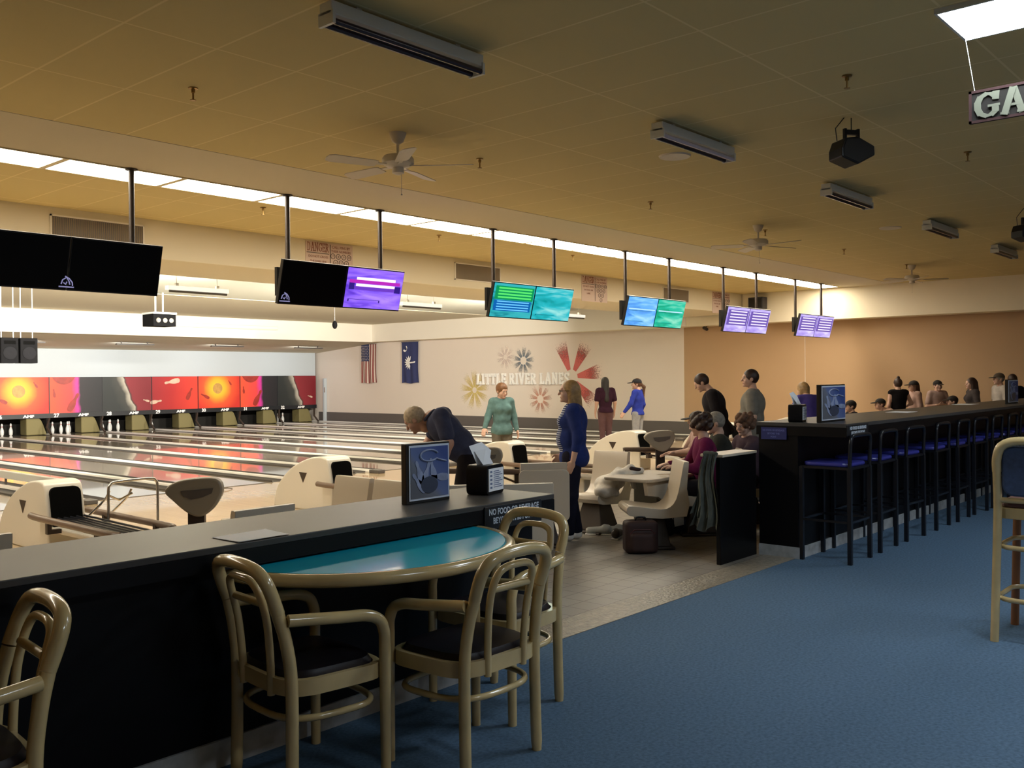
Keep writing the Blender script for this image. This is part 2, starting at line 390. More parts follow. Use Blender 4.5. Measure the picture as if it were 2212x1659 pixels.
# ------------------------------------------------------------------ lanes and gutters
PAIRS = [0.7, 4.1, 7.5, 10.9, 14.3, 17.7, 21.1]
LANES = []
for xc in PAIRS:
    for s in (-1, 1): LANES.append(xc+s*.845)
def lane_root(x, label):
    t = thing('bowling_lane', label, 'bowling lane', (x, FOUL, 0), group='bowling lanes side by side')
    return t
base_lane = None
nlab = {19: 'lane 19', 20: 'lane 20'}
for i, x in enumerate(LANES):
    num = 19+i
    lab = 'glossy maple bowling lane ending under pin deck number %d' % num if num >= 26 else \
          ['pale bowling lane at the near left, partly hidden by the counter', 'pale bowling lane behind the leftmost white ball return',
           'pale bowling lane reaching the foul line between the two nearest ball returns', 'pale bowling lane with the raised bumper rail beside it',
           'reflective bowling lane just left of the second ball return hood', 'reflective bowling lane ending left of the bending person',
           'reflective bowling lane right of the second ball return hood'][i]
    if base_lane is None:
        base_lane = t = lane_root(x, lab)
        MB().box(-.533, .533, 0, DECK-FOUL+1.2, -.02, LZ).build('lane_bed', M['lane'], t)
        for s in (-1, 1):
            g = MB(); P = arc(0, 0, .117, 180, 360, 10)
            prof = [(s*.65+p[0], LZ-.005+p[1]*.75) for p in P]
            vs = []; fs = []
            n = len(prof)
            for k, (gx, gz) in enumerate(prof): vs += [(gx, 0, gz+.03), (gx, DECK-FOUL+.6, gz)]
            for k in range(n-1): fs.append((2*k, 2*k+1, 2*k+3, 2*k+2))
            g.add(vs, fs).build('gutter', M['gutter'], t, smooth=True)
        MB().box(-.533, .533, -.03, 0, -.02, LZ+.001).build('foul_line', M['capdark'], t)
    else:
        t = dup(base_lane, (x, FOUL, 0), 0, lab)
# caps between the lanes
cap0 = None
capx = [xc for xc in PAIRS]+[xc+1.69 for xc in PAIRS]
capx = sorted(capx)
for i, x in enumerate(capx):
    wide = (i % 2 == 0)
    order = ['nearest', 'second', 'third', 'fourth', 'fifth', 'sixth', 'seventh', 'eighth', 'ninth', 'tenth', 'eleventh', 'twelfth', 'thirteenth', 'fourteenth'][i]
    lab = '%s grey capping strip between bowling lanes, counted from the left side' % order
    if x > 22.5: lab = 'grey capping strip at the foot of the cream side wall'
    if cap0 is None:
        cap0 = t = thing('lane_divider', lab, 'lane divider', (x, FOUL, 0), group='capping strips between lanes')
        MB().prism([(-.077, -.02), (-.077, LZ+.02), (-.06, LZ+.045), (.06, LZ+.045), (.077, LZ+.02), (.077, -.02)], -.1, DECK-FOUL+.4, 'y').build('cap', M['cap'], t)
        MB().box(-.082, .082, -.35, -.1, .046, LZ+.055).build('end_cap', M['capdark'], t, bevel=.01)
    else: dup(cap0, (x, FOUL, 0), 0, lab)

# raised bumper rail in one gutter
t = thing('bumper_rail', 'raised grey bumper rail on short posts running beside the near left lane', 'bumper rail', (6.72-.845+.0, FOUL, 0))
MB().box(-.03, .03, .3, 15.5, LZ+.14, LZ+.26).build('rail', M['cap'], t, bevel=.012)
for k in range(14):
    MB().box(-.012, .012, .6+k*1.1, .64+k*1.1, LZ-.06, LZ+.2).build('post', M['capdark'], t)

# small foul lights at the lane ends
f0 = None
for i, (x, lab) in enumerate([(7.5-.05+1.75, 'small black foul light box on the approach beside the second ball return'),
                   (10.9+1.75, 'small black foul light box between the teal sweater woman and the blonde woman'),
                   (7.5+.1, 'small black foul light box left of the second ball return hood')]):
    if f0 is None:
        f0 = t = thing('foul_light', lab, 'foul light', (x, FOUL-.35, .045), group='foul light boxes')
        MB().box(-.16, .1, -.08, .08, 0, .07).build('housing', M['capdark'], t, bevel=.015)
        MB().tube([(.1, 0, .03), (.26, .02, .025), (.36, .05, .01)], .008).build('cable', M['capdark'], t)
    else: dup(f0, (x, FOUL-.35, .045), 0, lab)

# ------------------------------------------------------------------ masks, numbers, pinsetters, pins
MY = 30.4
M['artB'] = art_mat('art_glow', [(.1, (.95, .62, .06)), (.36, (.95, .45, .03)), (.62, (.85, .10, .03)), (1, (.62, .03, .02))], 'radial', (.25, 0, .72), 1.0)
M['artC'] = art_mat('art_orange_to_dark', [(0, (.85, .10, .03)), (.50, (.78, .06, .06)), (.62, (.65, .04, .35)), (.68, (.02, .015, .02)), (1, (.012, .012, .016))], 'x', (0, 0, .02), 1.62)
M['artD'] = art_mat('art_dark_ball', [(0, (.012, .014, .016)), (.46, (.02, .025, .025)), (.60, (.05, .05, .045)), (.685, (.50, .46, .38)), (.70, (.05, .03, .03)), (.73, (.25, .02, .03)), (1, (.20, .012, .02))], 'x', (0, 0, .42), 2.3)
M['artA'] = art_mat('art_red', [(0, (.30, .012, .02)), (.5, (.45, .02, .02)), (1, (.72, .05, .03))], 'x', (0, 0, 0), 1.69)
M['artball'] = mat('art_ball', (.55, .30, .08), .4, vary=.2)
M['artpin'] = mat('art_pin', (.62, .45, .34), .4, vary=.2, vscale=3)
M['artpinred'] = mat('art_pin_red', (.33, .03, .02), .4, vary=.2)
PINP = [(.028, 0), (.052, .03), (.06, .115), (.055, .17), (.032, .24), (.023, .275), (.03, .33), (.026, .36), (.012, .38)]
def flat_pin(mb, cx, cz, ang, sc):
    pr = [(r, z-.19) for r, z in PINP]; pts = [(r, z) for r, z in pr]+[(-r, z) for r, z in pr[::-1]]
    c, s_ = math.cos(ang), math.sin(ang)
    mb.prism([(cx+(x*c-z*s_)*sc, cz+(x*s_+z*c)*sc) for x, z in pts], -.008, -.002, 'y')
def disc(mb, cx, cz, r, n=28, y0=-.008, y1=-.002): mb.prism([(cx+r*math.cos(2*PI*k/n), cz+r*math.sin(2*PI*k/n)) for k in range(n)], y0, y1, 'y')
mx = [9.22, 10.91, 12.6, 14.29, 15.99, 17.72, 19.42, 21.05, 22.84]
seq = ['A', 'B', 'C', 'D', 'A', 'B', 'C', 'D']
desc = {'A': 'red mask panel with flying bowling pins', 'B': 'orange mask panel with glowing yellow bowling ball burst',
        'C': 'orange mask panel fading through magenta to black with a tumbling pin', 'D': 'black and dark red mask panel with a curved grey highlight'}
nums = [25, 26, 27, 28, 29, 30, 31, 32]
for i in range(1, 8):
    x0, x1 = mx[i], mx[i+1]; W = x1-x0; k = seq[i]
    t = thing('lane_mask', '%s above lane number %d' % (desc[k], nums[i]), 'mask', (x0, MY, 0), group='printed mask panels over the pins')
    MB().box(.008, W-.008, 0, .05, .72, 1.855).build('artwork', M['art'+k], t)
    if k == 'B':
        m_ = MB(); disc(m_, .78, 1.42, .19); m_.build('printed_ball', M['artball'], t)
        m_ = MB(); flat_pin(m_, 1.28, 1.62, .6, .55); flat_pin(m_, .28, 1.15, 1.1, .95); m_.build('printed_pin', M['artpinred'], t)
        M['artB'].node_tree.nodes  # glow centre sits on the ball
    if k == 'A':
        m_ = MB(); flat_pin(m_, .75, 1.68, 1.75, 1.5); flat_pin(m_, .15, 1.0, -1.4, 1.1); m_.build('printed_pin', M['artpin'], t)
        m_ = MB(); flat_pin(m_, 1.4, 1.25, -.45, 1.2); m_.build('printed_pin', M['artpinred'], t)
    if k == 'C':
        m_ = MB(); flat_pin(m_, .75, 1.05, -.5, 1.7); flat_pin(m_, .15, 1.35, .1, .7); m_.build('printed_pin', M['artpinred'], t)
        m_ = MB(); disc(m_, .45, 2.0, .38); m_.v = [(a, b, min(c, 1.85)) for a, b, c in m_.v]; m_.build('printed_ball', M['artpinred'], t)
    if k == 'D':
        m_ = MB(); flat_pin(m_, 1.5, 1.05, 1.3, .6); m_.build('printed_pin', M['artpin'], t)
    MB().box(0, W, -.03, .06, .58, .72).build('number_strip', M['signblk'], t)
    b = text_mb('%d' % nums[i], .16, .004, bold=.006); b.xform(Matrix.Translation((.2, -.034, .60))); b.build('lane_number', M['letter'], t)
    b = text_mb('AMF', .11, .004, bold=.006); b.xform(Matrix.Translation((1.05, -.034, .61)) @ Matrix.Scale(1.5, 4, (1, 0, 0))); b.build('emblem_lettering', M['letter'], t)
    MB().box(-.012, .012, -.012, .05, .72, 1.86).build('edge_strip', M['signblk'], t)

# art glow centre relative to the printed ball: object space of each artwork starts at the panel corner
for n_ in M['artB'].node_tree.nodes:
    if n_.bl_idname == 'ShaderNodeVectorMath' and n_.operation == 'SUBTRACT': n_.inputs[1].default_value = (.78, 0, 1.42)

# pinsetter curtain guards (olive), sweep arms and kickbacks
g0 = None
for i in range(1, 8):
    x0 = mx[i]; num = nums[i]
    lab = 'pinsetter opening under number %d with olive ball guard' % num
    if g0 is None:
        g0 = t = thing('pinsetter', lab, 'pinsetter', (x0, MY, 0), group='pinsetters behind the lanes')
        P = [(0, 0), (.62, 0), (.58, .12), (.52, .3), (.45, .46), (.38, .52), (0, .52)]
        MB().prism([(1.0+p[0], .06+p[1]) for p in P], .02, .5, 'y').build('ball_guard', M['olive'], t, bevel=.03)
        MB().box(-.05, .05, .1, 2.0, 0, .6).build('kickback', M['dark'], t)
        MB().box(.1, 1.6, 1.2, 1.25, 0, 1.6).build('curtain', M['dark'], t)
        MB().tube([(1.66, -.05, .56), (1.5, -.25, .3), (1.55, -.45, .08)], .035, 8).build('sweep_arm', M['darkbrown'], t)
    else: dup(g0, (x0, MY, 0), 0, lab)
pin0 = None
pins = []
for lane, offs in ((26, [(-1.15, 1.0), (-.95, .8)]), (26, [(.52, .9), (.78, .9), (.30, .6)]), (27, [(.35, .9), (.62, .9), (.88, .9), (.75, .6)]), (28, [(.28, .9), (.55, .9), (.82, .9), (.42, .55)]),
                   (29, [(.28, .8)]), (30, [(.26, .8)]), (31, [(1.35, .8), (1.5, 1.0)]), (32, [(.32, .7), (.58, .7)])):
    for k, (dx, dy) in enumerate(offs): pins.append((lane, mx[lane-25]+dx, MY+dy*.6+.1, k))
words = ['leftmost', 'second from the left', 'third from the left', 'rear']
seen = {}
for lane, x, y, k in pins:
    if x < 10.8: continue
    j = seen.get(lane, 0); seen[lane] = j+1
    cnt = sum(1 for q in pins if q[0] == lane and q[1] >= 10.8)
    lab = 'single white bowling pin standing under lane number %d' % lane if cnt == 1 else 'white bowling pin, %s of those standing under lane number %d' % (words[min(j, 3)] if j < 4 else 'far', lane)
    if pin0 is None:
        pin0 = t = thing('bowling_pin', lab, 'bowling pin', (x, y, LZ), group='standing bowling pins')
        MB().lathe(PINP, seg=16).build('body', M['pin'], t, smooth=True)
        MB().lathe([(.0265, .272), (.0275, .275), (.0275, .285), (.0265, .288)], seg=16).build('neck_stripe', M['pinred'], t)
    else: dup(pin0, (x, y, LZ), 0, lab)

# ------------------------------------------------------------------ vents and painted rules on the beam
BY = 11.7
for (x0, x1, z0, z1, lab) in ((4.88, 6.07, 3.44, 3.73, 'wide white air grille on the beam above the black display'), (11.80, 13.0, 3.44, 3.745, 'white air grille on the beam between the purple and teal displays'),
                         (18.58, 19.72, 3.44, 3.76, 'far air grille on the beam above the blue and green display')):
    t = thing('air_vent', lab, 'air vent', (x0, BY, z0), group='air grilles on the beam'); W = x1-x0; Hh = z1-z0
    f = MB(); f.box(0, W, -.02, 0, 0, .018); f.box(0, W, -.02, 0, Hh-.018, Hh); f.box(0, .018, -.02, 0, 0, Hh); f.box(W-.018, W, -.02, 0, 0, Hh); f.build('frame', M['white'], t)
    MB().box(.018, W-.018, -.003, .0, .018, Hh-.018).build('backing', M['capdark'], t)
    s = MB(); n = 46
    for k in range(n):
        xx = .02+(W-.04)*k/(n-1); s.add([(xx, -.004, .018), (xx+.012, -.016, .018), (xx+.012, -.016, Hh-.018), (xx, -.004, Hh-.018)], [(0, 1, 2, 3)])
    s.build('louvres', M.setdefault('louvre', mat('louvre_tan', (.30, .24, .17), .7)), t)
M['redpaint'] = mat('faded_red_paint', (.30, .12, .08), .8); M['dkpaint'] = mat('faded_black_paint', (.10, .08, .07), .8); M['poster'] = mat('poster_paper', (.66, .52, .46), .8)
r0 = None
for x0, lab in ((8.62, 'rules placard reading DANGER, partly hidden behind the purple display'), (15.49, 'rules placard reading DANGER right of the teal display'), (20.85, 'rules placard reading DANGER behind the farthest lit displays')):
    if r0 is None:
        r0 = t = thing('rules_placard', lab, 'placard', (x0, BY, 3.27), group='rules placards on the beam'); W = .90; Hh = .53
        MB().box(0, W, -.008, 0, 0, Hh).build('board', M['poster'], t)
        a, wd = slab_text('DANGER', .13, wid=.13, depth=.002, gap=.1); k = .40/wd
        a.xform(Matrix.Translation((.03, -.009, .385)) @ Matrix.Diagonal((k, 1, 1, 1))).build('heading', M['redpaint'], t)
        MB().box(.02, .44, -.011, -.008, .355, .365).box(.455, .468, -.011, -.008, .02, .51).build('rule_lines', M['dkpaint'], t)
        l = MB()
        for txt, xx, zz, sz in (('DO NOT CROSS', .235, .29, .05), ('THE FOUL LINE', .235, .22, .045), ('LANE', .235, .15, .05), ('CALL PINS BY', .67, .455, .058), ('THEIR NUMBERS', .67, .395, .052)):
            b = text_mb(txt, sz, .002); b.xform(Matrix.Translation((xx, -.010, zz))); l.add(b.v, b.f)
        l.build('lettering', M['redpaint'], t)
        c = MB(); d = MB()
        n = 10
        for row, ks in enumerate(([7, 8, 9, 10], [4, 5, 6], [2, 3], [1])):
            for q, v in enumerate(ks):
                cx = .67+(q-(len(ks)-1)/2)*.105; cz = .335-row*.095
                c.tube([(cx+.04*math.cos(2*PI*u/16), -.009, cz+.04*math.sin(2*PI*u/16)) for u in range(16)], .005, 5, closed=True)
                b = text_mb(str(v), .052, .002); b.xform(Matrix.Translation((cx, -.010, cz-.018))); d.add(b.v, b.f)
        c.build('number_rings', M['dkpaint'], t); d.build('pin_numbers', M['dkpaint'], t)
    else: dup(r0, (x0, BY, 3.27), 0, lab)

# ------------------------------------------------------------------ troffers over the approach
tr0 = None
for i in range(0, 19):
    x = -.93+i*1.218
    if x > 21.2: break
    n_ = i-3
    lab = ('lit rectangular ceiling troffer cut by the left edge of the picture' if i == 3 else
           'lit ceiling troffer holding the first display pole' if i == 4 else
           'lit ceiling troffer, number %d of the bright row counted from the left edge' % (n_+1) if i > 4 else 'lit ceiling troffer beyond the left edge of the picture')
    if i == 18 or x+1.218 > 21.2: lab = 'last small-looking lit troffer at the far right end of the bright row'
    if tr0 is None:
        tr0 = t = thing('ceiling_troffer', lab, 'ceiling light', (x, 9.03, CE), group='row of lit troffers over the approach')
        f = MB(); f.box(0, 1.215, 0, .022, -.012, 0); f.box(0, 1.215, .578, .6, -.012, 0); f.box(0, .028, .022, .578, -.012, 0); f.box(1.182, 1.215, .022, .578, -.012, 0)
        f.build('frame', M['beam'], t)
        MB().prism(rounded_poly(.028, 1.182, .022, .578, .03), -.009, -.002, 'z').build('lens', M['troffer'], t)
    elif i >= 2: dup(tr0, (x, 9.03, CE), 0, lab)
    else: dup(tr0, (x, 9.03, CE), 0, lab)
t = thing('ceiling_troffer', 'cool white lit troffer above the hanging sign at the upper right corner', 'ceiling light', (5.76, 1.77, CE), -PI/2)
f = MB(); f.box(0, 1.21, 0, .016, -.03, 0); f.box(0, 1.21, .584, .6, -.03, 0); f.box(0, .016, .016, .584, -.03, 0); f.box(1.194, 1.21, .016, .584, -.03, 0); f.build('frame', M['fixwhite'], t)
MB().box(.016, 1.194, .016, .584, -.03, -.002).build('lens', M['troffer_cool'], t)
for cx_, cy_, lab in ((10.2, .6, 'added cool troffer over the game room side, out of frame to the right'), (2.6, -2.2, 'added cool troffer behind the viewer, left'), (7.0, -2.2, 'added cool troffer behind the viewer, right')):  # unseen troffers added to light the carpet and chair fronts
    dup(t, (cx_, cy_, CE), 0, lab)
# ================================================================== COUNTERS
_rp_later = None
def rounded_poly2(x0, x1, y0, y1, r, n=5):
    out = []
    for cx, cy_, a in ((x1-r, y1-r, 0), (x0+r, y1-r, 90), (x0+r, y0+r, 180), (x1-r, y0+r, 270)):
        out += arc(cx, cy_, r, a, a+90, n)
    return out
t = thing('counter', 'long low counter in the foreground with grey brown laminate top and black front', 'counter', (0, 0, 0))
MB().box(-4, 4.50, 3.62, 4.30, .957, .987).build('countertop', M['counter'], t, bevel=.004)
MB().box(-4, 4.50, 3.62, 3.65, .882, .957).box(4.47, 4.50, 3.65, 4.30, .882, .957).build('fascia', M['blk'], t)
MB().box(-4, 4.40, 3.715, 4.25, 0, .957).build('body', M['blk'], t)
MB().box(-4, 4.405, 3.70, 3.715, 0, .118).build('baseboard', M['base'], t)
s = thing('counter_sign', 'small black sign reading NO FOOD OR BEVERAGE on the near counter edge', 'sign', (4.115, 3.618, .874))
MB().box(-.25, .25, -.008, 0, -.033, .1).build('plate', M['signblk'], s, bevel=.003)
l = MB()
for txt, z in (('NO FOOD OR BEVERAGE', .050), ('BEYOND THIS POINT', .0)):
    b = text_mb(txt, .048, .002, bold=.0012); b.xform(Matrix.Translation((0, -.010, z)) @ Matrix.Diagonal((.80, 1, 1, 1))); l.add(b.v, b.f)
l.build('lettering', M['signtext'], s)

t = thing('bar_counter', 'tall dark bar counter with brown top running to the right behind the blue stools', 'counter', (0, 0, 0))
MB().box(8.27, 22.4, 3.31, 4.18, 1.225, 1.26).build('countertop', M['counter'], t, bevel=.004)
MB().box(8.27, 22.4, 3.31, 3.34, 1.14, 1.225).box(8.27, 8.30, 3.34, 4.18, 1.14, 1.225).build('fascia', M['blk'], t)
MB().box(8.28, 22.4, 3.77, 4.16, 0, 1.225).build('body', M['blk'], t)
MB().box(8.265, 22.4, 3.755, 3.77, 0, .105).box(8.265, 8.28, 3.77, 4.16, 0, .105).build('baseboard', M['base'], t)
s = thing('counter_sign', 'black sign with pale lettering on the front edge of the tall bar counter', 'sign', (8.25+.27, 3.308, 1.15))
MB().box(-.25, .25, -.008, 0, 0, .098).build('plate', M['signblk'], s, bevel=.003)
l = MB()
for txt, z in (('NO FOOD OR BEVERAGE', .055), ('BEYOND THIS POINT', .012)):
    b = text_mb(txt, .04, .002, bold=.0012); b.xform(Matrix.Translation((0, -.010, z)) @ Matrix.Diagonal((.84, 1, 1, 1))); l.add(b.v, b.f)
l.build('lettering', M['signtext'], s)
s = thing('wall_notice', 'small dark blue notice plate on the end panel of the tall bar', 'sign', (8.268, 4.0, 1.10))
MB().box(-.006, 0, -.127, .127, 0, .112).build('plate', mat('notice_blue', (.02, .03, .16), .4), s)
l = MB()
for txt, z in (('NO FOOD OR BEVERAGE', .078), ('BEYOND THIS', .046), ('POINT', .016)):
    b = text_mb(txt, .024, .001, bold=.0006); b.xform(Matrix.Translation((-.008, 0, z)) @ Matrix.Rotation(-PI/2, 4, 'Z') @ Matrix.Diagonal((.8, 1, 1, 1))); l.add(b.v, b.f)
l.build('lettering', mat('notice_text', (.12, .16, .45), .5), s)
t = thing('low_partition', 'low dark partition with pale ledge attached left of the tall bar', 'partition', (0, 0, 0))
MB().box(7.57, 8.262, 4.18, 4.225, 0, .965).build('board', M['blk'], t, bevel=.004)
MB().box(8.20, 8.24, 4.225, 4.44, .80, .965).build('bracket', M['blk'], t)
MB().box(7.60, 8.262, 4.17, 4.40, .965, .99).build('ledge', M['beige'], t, bevel=.005)

# half-round table
t = thing('half_round_table', 'half round table with teal top and honey wood edge against the low counter', 'table', (3.06, 3.69, 0))
A, B = .775, .70
P = [(A*math.cos(PI+PI*k/40), B*math.sin(PI+PI*k/40)) for k in range(41)]
MB().prism([(p[0]*.965, p[1]*.965) for p in P], .835, .872, 'z').build('tabletop', M['teal'], t)
MB().tube([(p[0], p[1], .846) for p in P], .030, 10).build('wood_edge', M['wood'], t, smooth=True)
MB().box(-.30, .30, -.20, .005, .79, .835).build('under_frame', M['blk'], t)

# menu flyer lying on the counter
t = tag(MB().add([(2.298, 3.84, .9885), (2.303, 3.63, .990), (2.58, 3.64, .989), (2.591, 3.853, .9895)], [(0, 1, 2, 3)]).add([(2.298, 3.84, .9905), (2.303, 3.632, .9925), (2.567, 3.635, .9915), (2.591, 3.853, .9915)], [(0, 1, 2, 3)]).build('paper_sheet', M['paper']),
        'white paper sheet lying flat on the near counter', 'paper')
pp = tag(MB().box(11.02, 11.35, 3.70, 3.95, 1.261, 1.264).build('paper_sheet', M['paper']), 'nearer thin white paper sheet on the tall bar counter', 'paper')
pp = tag(MB().box(14.2, 14.6, 3.90, 4.16, 1.261, 1.264).build('paper_sheet', M['paper']), 'farther thin white paper sheet on the tall bar counter', 'paper')

# display frames with bowling picture
M['artsky'] = art_mat('flyer_sky', [(0, (.12, .13, .16)), (.30, (.16, .18, .24)), (.42, (.12, .17, .36)), (1, (.035, .07, .26))], 'x', (0, 0, 1.0), .42)
for n_ in M['artsky'].node_tree.nodes:
    pass
M['flypin'] = mat('flyer_pin', (.26, .31, .48), .5, vary=.3, vscale=12); M['flyball'] = mat('flyer_ball', (.05, .065, .11), .3); M['flywhite'] = mat('flyer_border', (.62, .68, .80), .5)
def flyer_stand(loc, rz, lab, Wd=.32, Hd=.44):
    t = thing('flyer_stand', lab, 'display stand', loc, rz, group='blue bowling flyers in black stands')
    h = Wd/2
    kz = Hd/.44; kx_ = Wd/.32
    MB().box(-h, h, -.012, .03, 0, Hd).build('frame', M['bezel'], t, bevel=.004)
    MB().box(-h+.02, h-.008, -.016, -.012, .018, Hd-.012).build('border', M['flywhite'], t)
    a = MB().box(-h+.03, h-.018, -.019, -.016, .03, Hd-.024).build('picture', M['artsky'], t)
    m_ = MB(); disc(m_, 0, .13, .062, 24, -.023, -.019); m_.v = [(a*kx_, b, c*kz) for a, b, c in m_.v]; m_.build('printed_ball', M['flyball'], t)
    m_ = MB(); k = .48
    for cx, cz, an in ((-.095, .225, .35), (-.03, .215, -.35), (.035, .235, .25), (.095, .18, 1.5), (-.1, .15, .7)):
        pr = [(r, z-.19) for r, z in PINP]; pts = [(r, z) for r, z in pr]+[(-r, z) for r, z in pr[::-1]]
        c, s_ = math.cos(an), math.sin(an); m_.prism([(cx+(x*c-z*s_)*k, cz+(x*s_+z*c)*k) for x, z in pts], -.022, -.019, 'y')
    m_.v = [(a*kx_*.76, b, c*kz) for a, b, c in m_.v]; m_.build('printed_pin', M['flypin'], t)
    m_ = MB(); m_.tube([(.065*math.cos(a), -.021, .345+.042*math.sin(a)) for a in [math.radians(20+i*16) for i in range(20)]]+[(.09, -.021, .305), (.125, -.021, .295)], .007, 6)
    m_.v = [(a*kx_, b, c*kz) for a, b, c in m_.v]; m_.build('printed_swoosh', M['flypin'], t)
    return t
flyer_stand((3.763, 3.971, .987), 0, 'blue bowling flyer in a black stand on the near counter beside the napkin box', .345, .345)
f2 = flyer_stand((8.66, 3.60, 1.26), 0, 'blue bowling flyer in a black stand on the left end of the tall bar', .57, .35)
flyer_stand((15.15, 3.60, 1.26), 0, 'small looking blue flyer stand at the far right end of the tall bar', .55, .35)

def napkin_box(loc, rz, lab, s=1):
    t = thing('napkin_dispenser', lab, 'napkin dispenser', loc, rz, group='black napkin dispensers')
    P = rounded_poly(-.10, .10, 0, .165, .03)
    MB().prism(P, -.07, .06, 'y').build('body', M['plasticblk'], t, smooth=True)
    MB().box(-.085, .085, -.076, -.070, .02, .145).build('card', M['paper'], t)
    l = MB()
    for k in range(9): l.box(-.03, .07-.02*(k % 3), -.078, -.076, .04+k*.011, .044+k*.011)
    for k in range(5): l.box(-.07, -.05, -.078, -.076, .035+k*.022, .046+k*.022)
    l.build('printed_lines', mat('card_ink', (.16, .2, .34), .6), t)
    MB().add([(-.05, .02, .165), (.06, .0, .166), (.10, .01, .235), (.045, .04, .285), (-.085, .05, .27), (-.075, .03, .22)], [(0, 1, 2, 3, 4, 5)]).add([(-.05, -.02, .165), (.05, -.03, .165), (.02, 0, .25), (-.06, .03, .24)], [(0, 1, 2, 3)]).build('napkin', M['paper'], t)
    return t
nb_ = napkin_box((4.262, 3.982, .987), math.radians(14), 'black napkin dispenser with white card on the near counter'); nb_.scale = (1.1, 1.1, 1.1)
napkin_box((8.46, 3.86, 1.26), math.radians(14), 'black napkin dispenser left of the flyer on the tall bar')

# ================================================================== BENTWOOD CHAIRS
def armchair(lab):
    t = thing('bentwood_armchair', lab, 'chair', group='bentwood armchairs at the half round tables')
    R = .026; W = M['wood']
    for s in (-1, 1):
        MB().tube(smoothpts([(s*.232, -.21, 0), (s*.23, -.205, .25), (s*.228, -.205, .5), (s*.222, -.225, .66), (s*.212, -.252, .77)], 4), [.022]+[R]*16, 12).build('leg', W, t, smooth=True)
        MB().tube([(s*.278, .215, 0), (s*.278, .215, .58)], [.022, R], 12).build('leg', W, t, smooth=True)
        MB().tube(smoothpts([(s*.278, .215, .58), (s*.278, .212, .63), (s*.277, .185, .685), (s*.274, .12, .712), (s*.268, .02, .722), (s*.254, -.12, .736), (s*.235, -.222, .744)], 5), R*.98, 12).build('arm', W, t, smooth=True)
    P = [(-.212, -.252, .773), (-.214, -.278, .845), (-.203, -.298, .90), (-.165, -.312, .938), (-.09, -.318, .955), (0, -.320, .959), (.09, -.318, .955), (.165, -.312, .938), (.203, -.298, .90), (.214, -.278, .845), (.212, -.252, .773)]
    MB().tube(smoothpts(P, 5), R*1.05, 12).build('back_hoop', W, t, smooth=True)
    P = [(-.115, -.232, .425), (-.118, -.236, .55), (-.124, -.250, .70), (-.126, -.272, .80), (-.112, -.292, .865), (-.07, -.300, .893), (0, -.302, .898), (.07, -.300, .893), (.112, -.292, .865), (.126, -.272, .80), (.124, -.250, .70), (.118, -.236, .55), (.115, -.232, .425)]
    MB().tube(smoothpts(P, 5), .0165, 10).build('inner_hoop', W, t, smooth=True)
    MB().tube([(-.124, -.266, .80), (.124, -.266, .80)], .0165, 10).build('crossbar', W, t, smooth=True)
    # seat rail: a bowed square ring
    def ring(a, e=3.2, n=36, dy=0): return [(a*(1+.10*math.sin(q))*math.copysign(abs(math.cos(q))**(2/e), math.cos(q)), dy+a*.86*math.copysign(abs(math.sin(q))**(2/e), math.sin(q))) for q in [2*PI*k/n for k in range(n)]]
    o, i_ = ring(.276, 4.6), ring(.250, 4.6); n = len(o); vs = []; fs = []
    for (ox, oy), (ix, iy) in zip(o, i_): vs += [(ox, oy, .435), (ox, oy, .500), (ix, iy, .500), (ix, iy, .435)]
    for k in range(n):
        k2 = (k+1) % n
        for q in range(4): fs.append((4*k+q, 4*k2+q, 4*k2+(q+1) % 4, 4*k+(q+1) % 4))
    MB().add(vs, fs).build('seat_rail', W, t, smooth=True)
    vs = []; fs = []
    for a, z in ((.246, .46), (.249, .505), (.236, .525), (.16, .536), (.03, .538)): vs += [(x, y, z) for x, y in ring(a, 4.0)]
    for q in range(4):
        for k in range(n): fs.append((q*n+k, q*n+(k+1) % n, (q+1)*n+(k+1) % n, (q+1)*n+k))
    fs.append(tuple(4*n+k for k in range(n))); fs.append(tuple(range(n))[::-1])
    MB().add(vs, fs).build('seat_cushion', M['vinyl'], t, smooth=True)
    MB().tube([(x, y, .335) for x, y in ring(.256, 3.2)], .0145, 10, closed=True).build('stretcher_ring', W, t, smooth=True)
    return t
c0 = armchair('bentwood armchair in the centre foreground facing the teal table front')
c0.location = (3.06, 2.975, 0); c0.rotation_euler = (0, 0, 0)
dup(c0, (2.45, 3.35, 0), -PI/2-.09, 'bentwood armchair at the left end of the teal table, facing right')
dup(c0, (3.66, 3.325, 0), PI/2, 'bentwood armchair at the right end of the teal table, facing left')
dup(c0, (1.05, 3.36, 0), PI/2-.1, 'bentwood armchair cut off by the left edge of the picture')

# tall wooden bar stool at right edge
t = thing('wooden_bar_stool', 'tall honey wood bar stool with blue padded back at the right edge', 'bar stool', (6.78, 1.42, 0), -PI/2)
W = M['wood']
for s in (-1, 1):
    MB().tube(smoothpts([(s*.235, -.28, 0), (s*.225, -.265, .45), (s*.215, -.265, .85), (s*.213, -.29, 1.08)], 4), .026, 12).build('leg', W, t, smooth=True)
    MB().tube([(s*.24, .24, 0), (s*.21, .20, .84)], .026, 12).build('leg', mat('leg_reddish_wood', (.22, .09, .03), .35), t, smooth=True)
P = [(-.213, -.29, 1.08), (-.21, -.305, 1.16), (-.185, -.315, 1.235), (-.12, -.32, 1.272), (0, -.322, 1.28), (.12, -.32, 1.272), (.185, -.315, 1.235), (.21, -.305, 1.16), (.213, -.29, 1.08)]
MB().tube(smoothpts(P, 5), .028, 12).build('back_hoop', W, t, smooth=True)
MB().prism(rounded_poly(-.18, .18, .93, 1.245, .07), -.31, -.27, 'y').build('back_pad', mat('pad_blue', (.03, .055, .12), .6, vary=.2, vscale=40), t, bevel=.012)
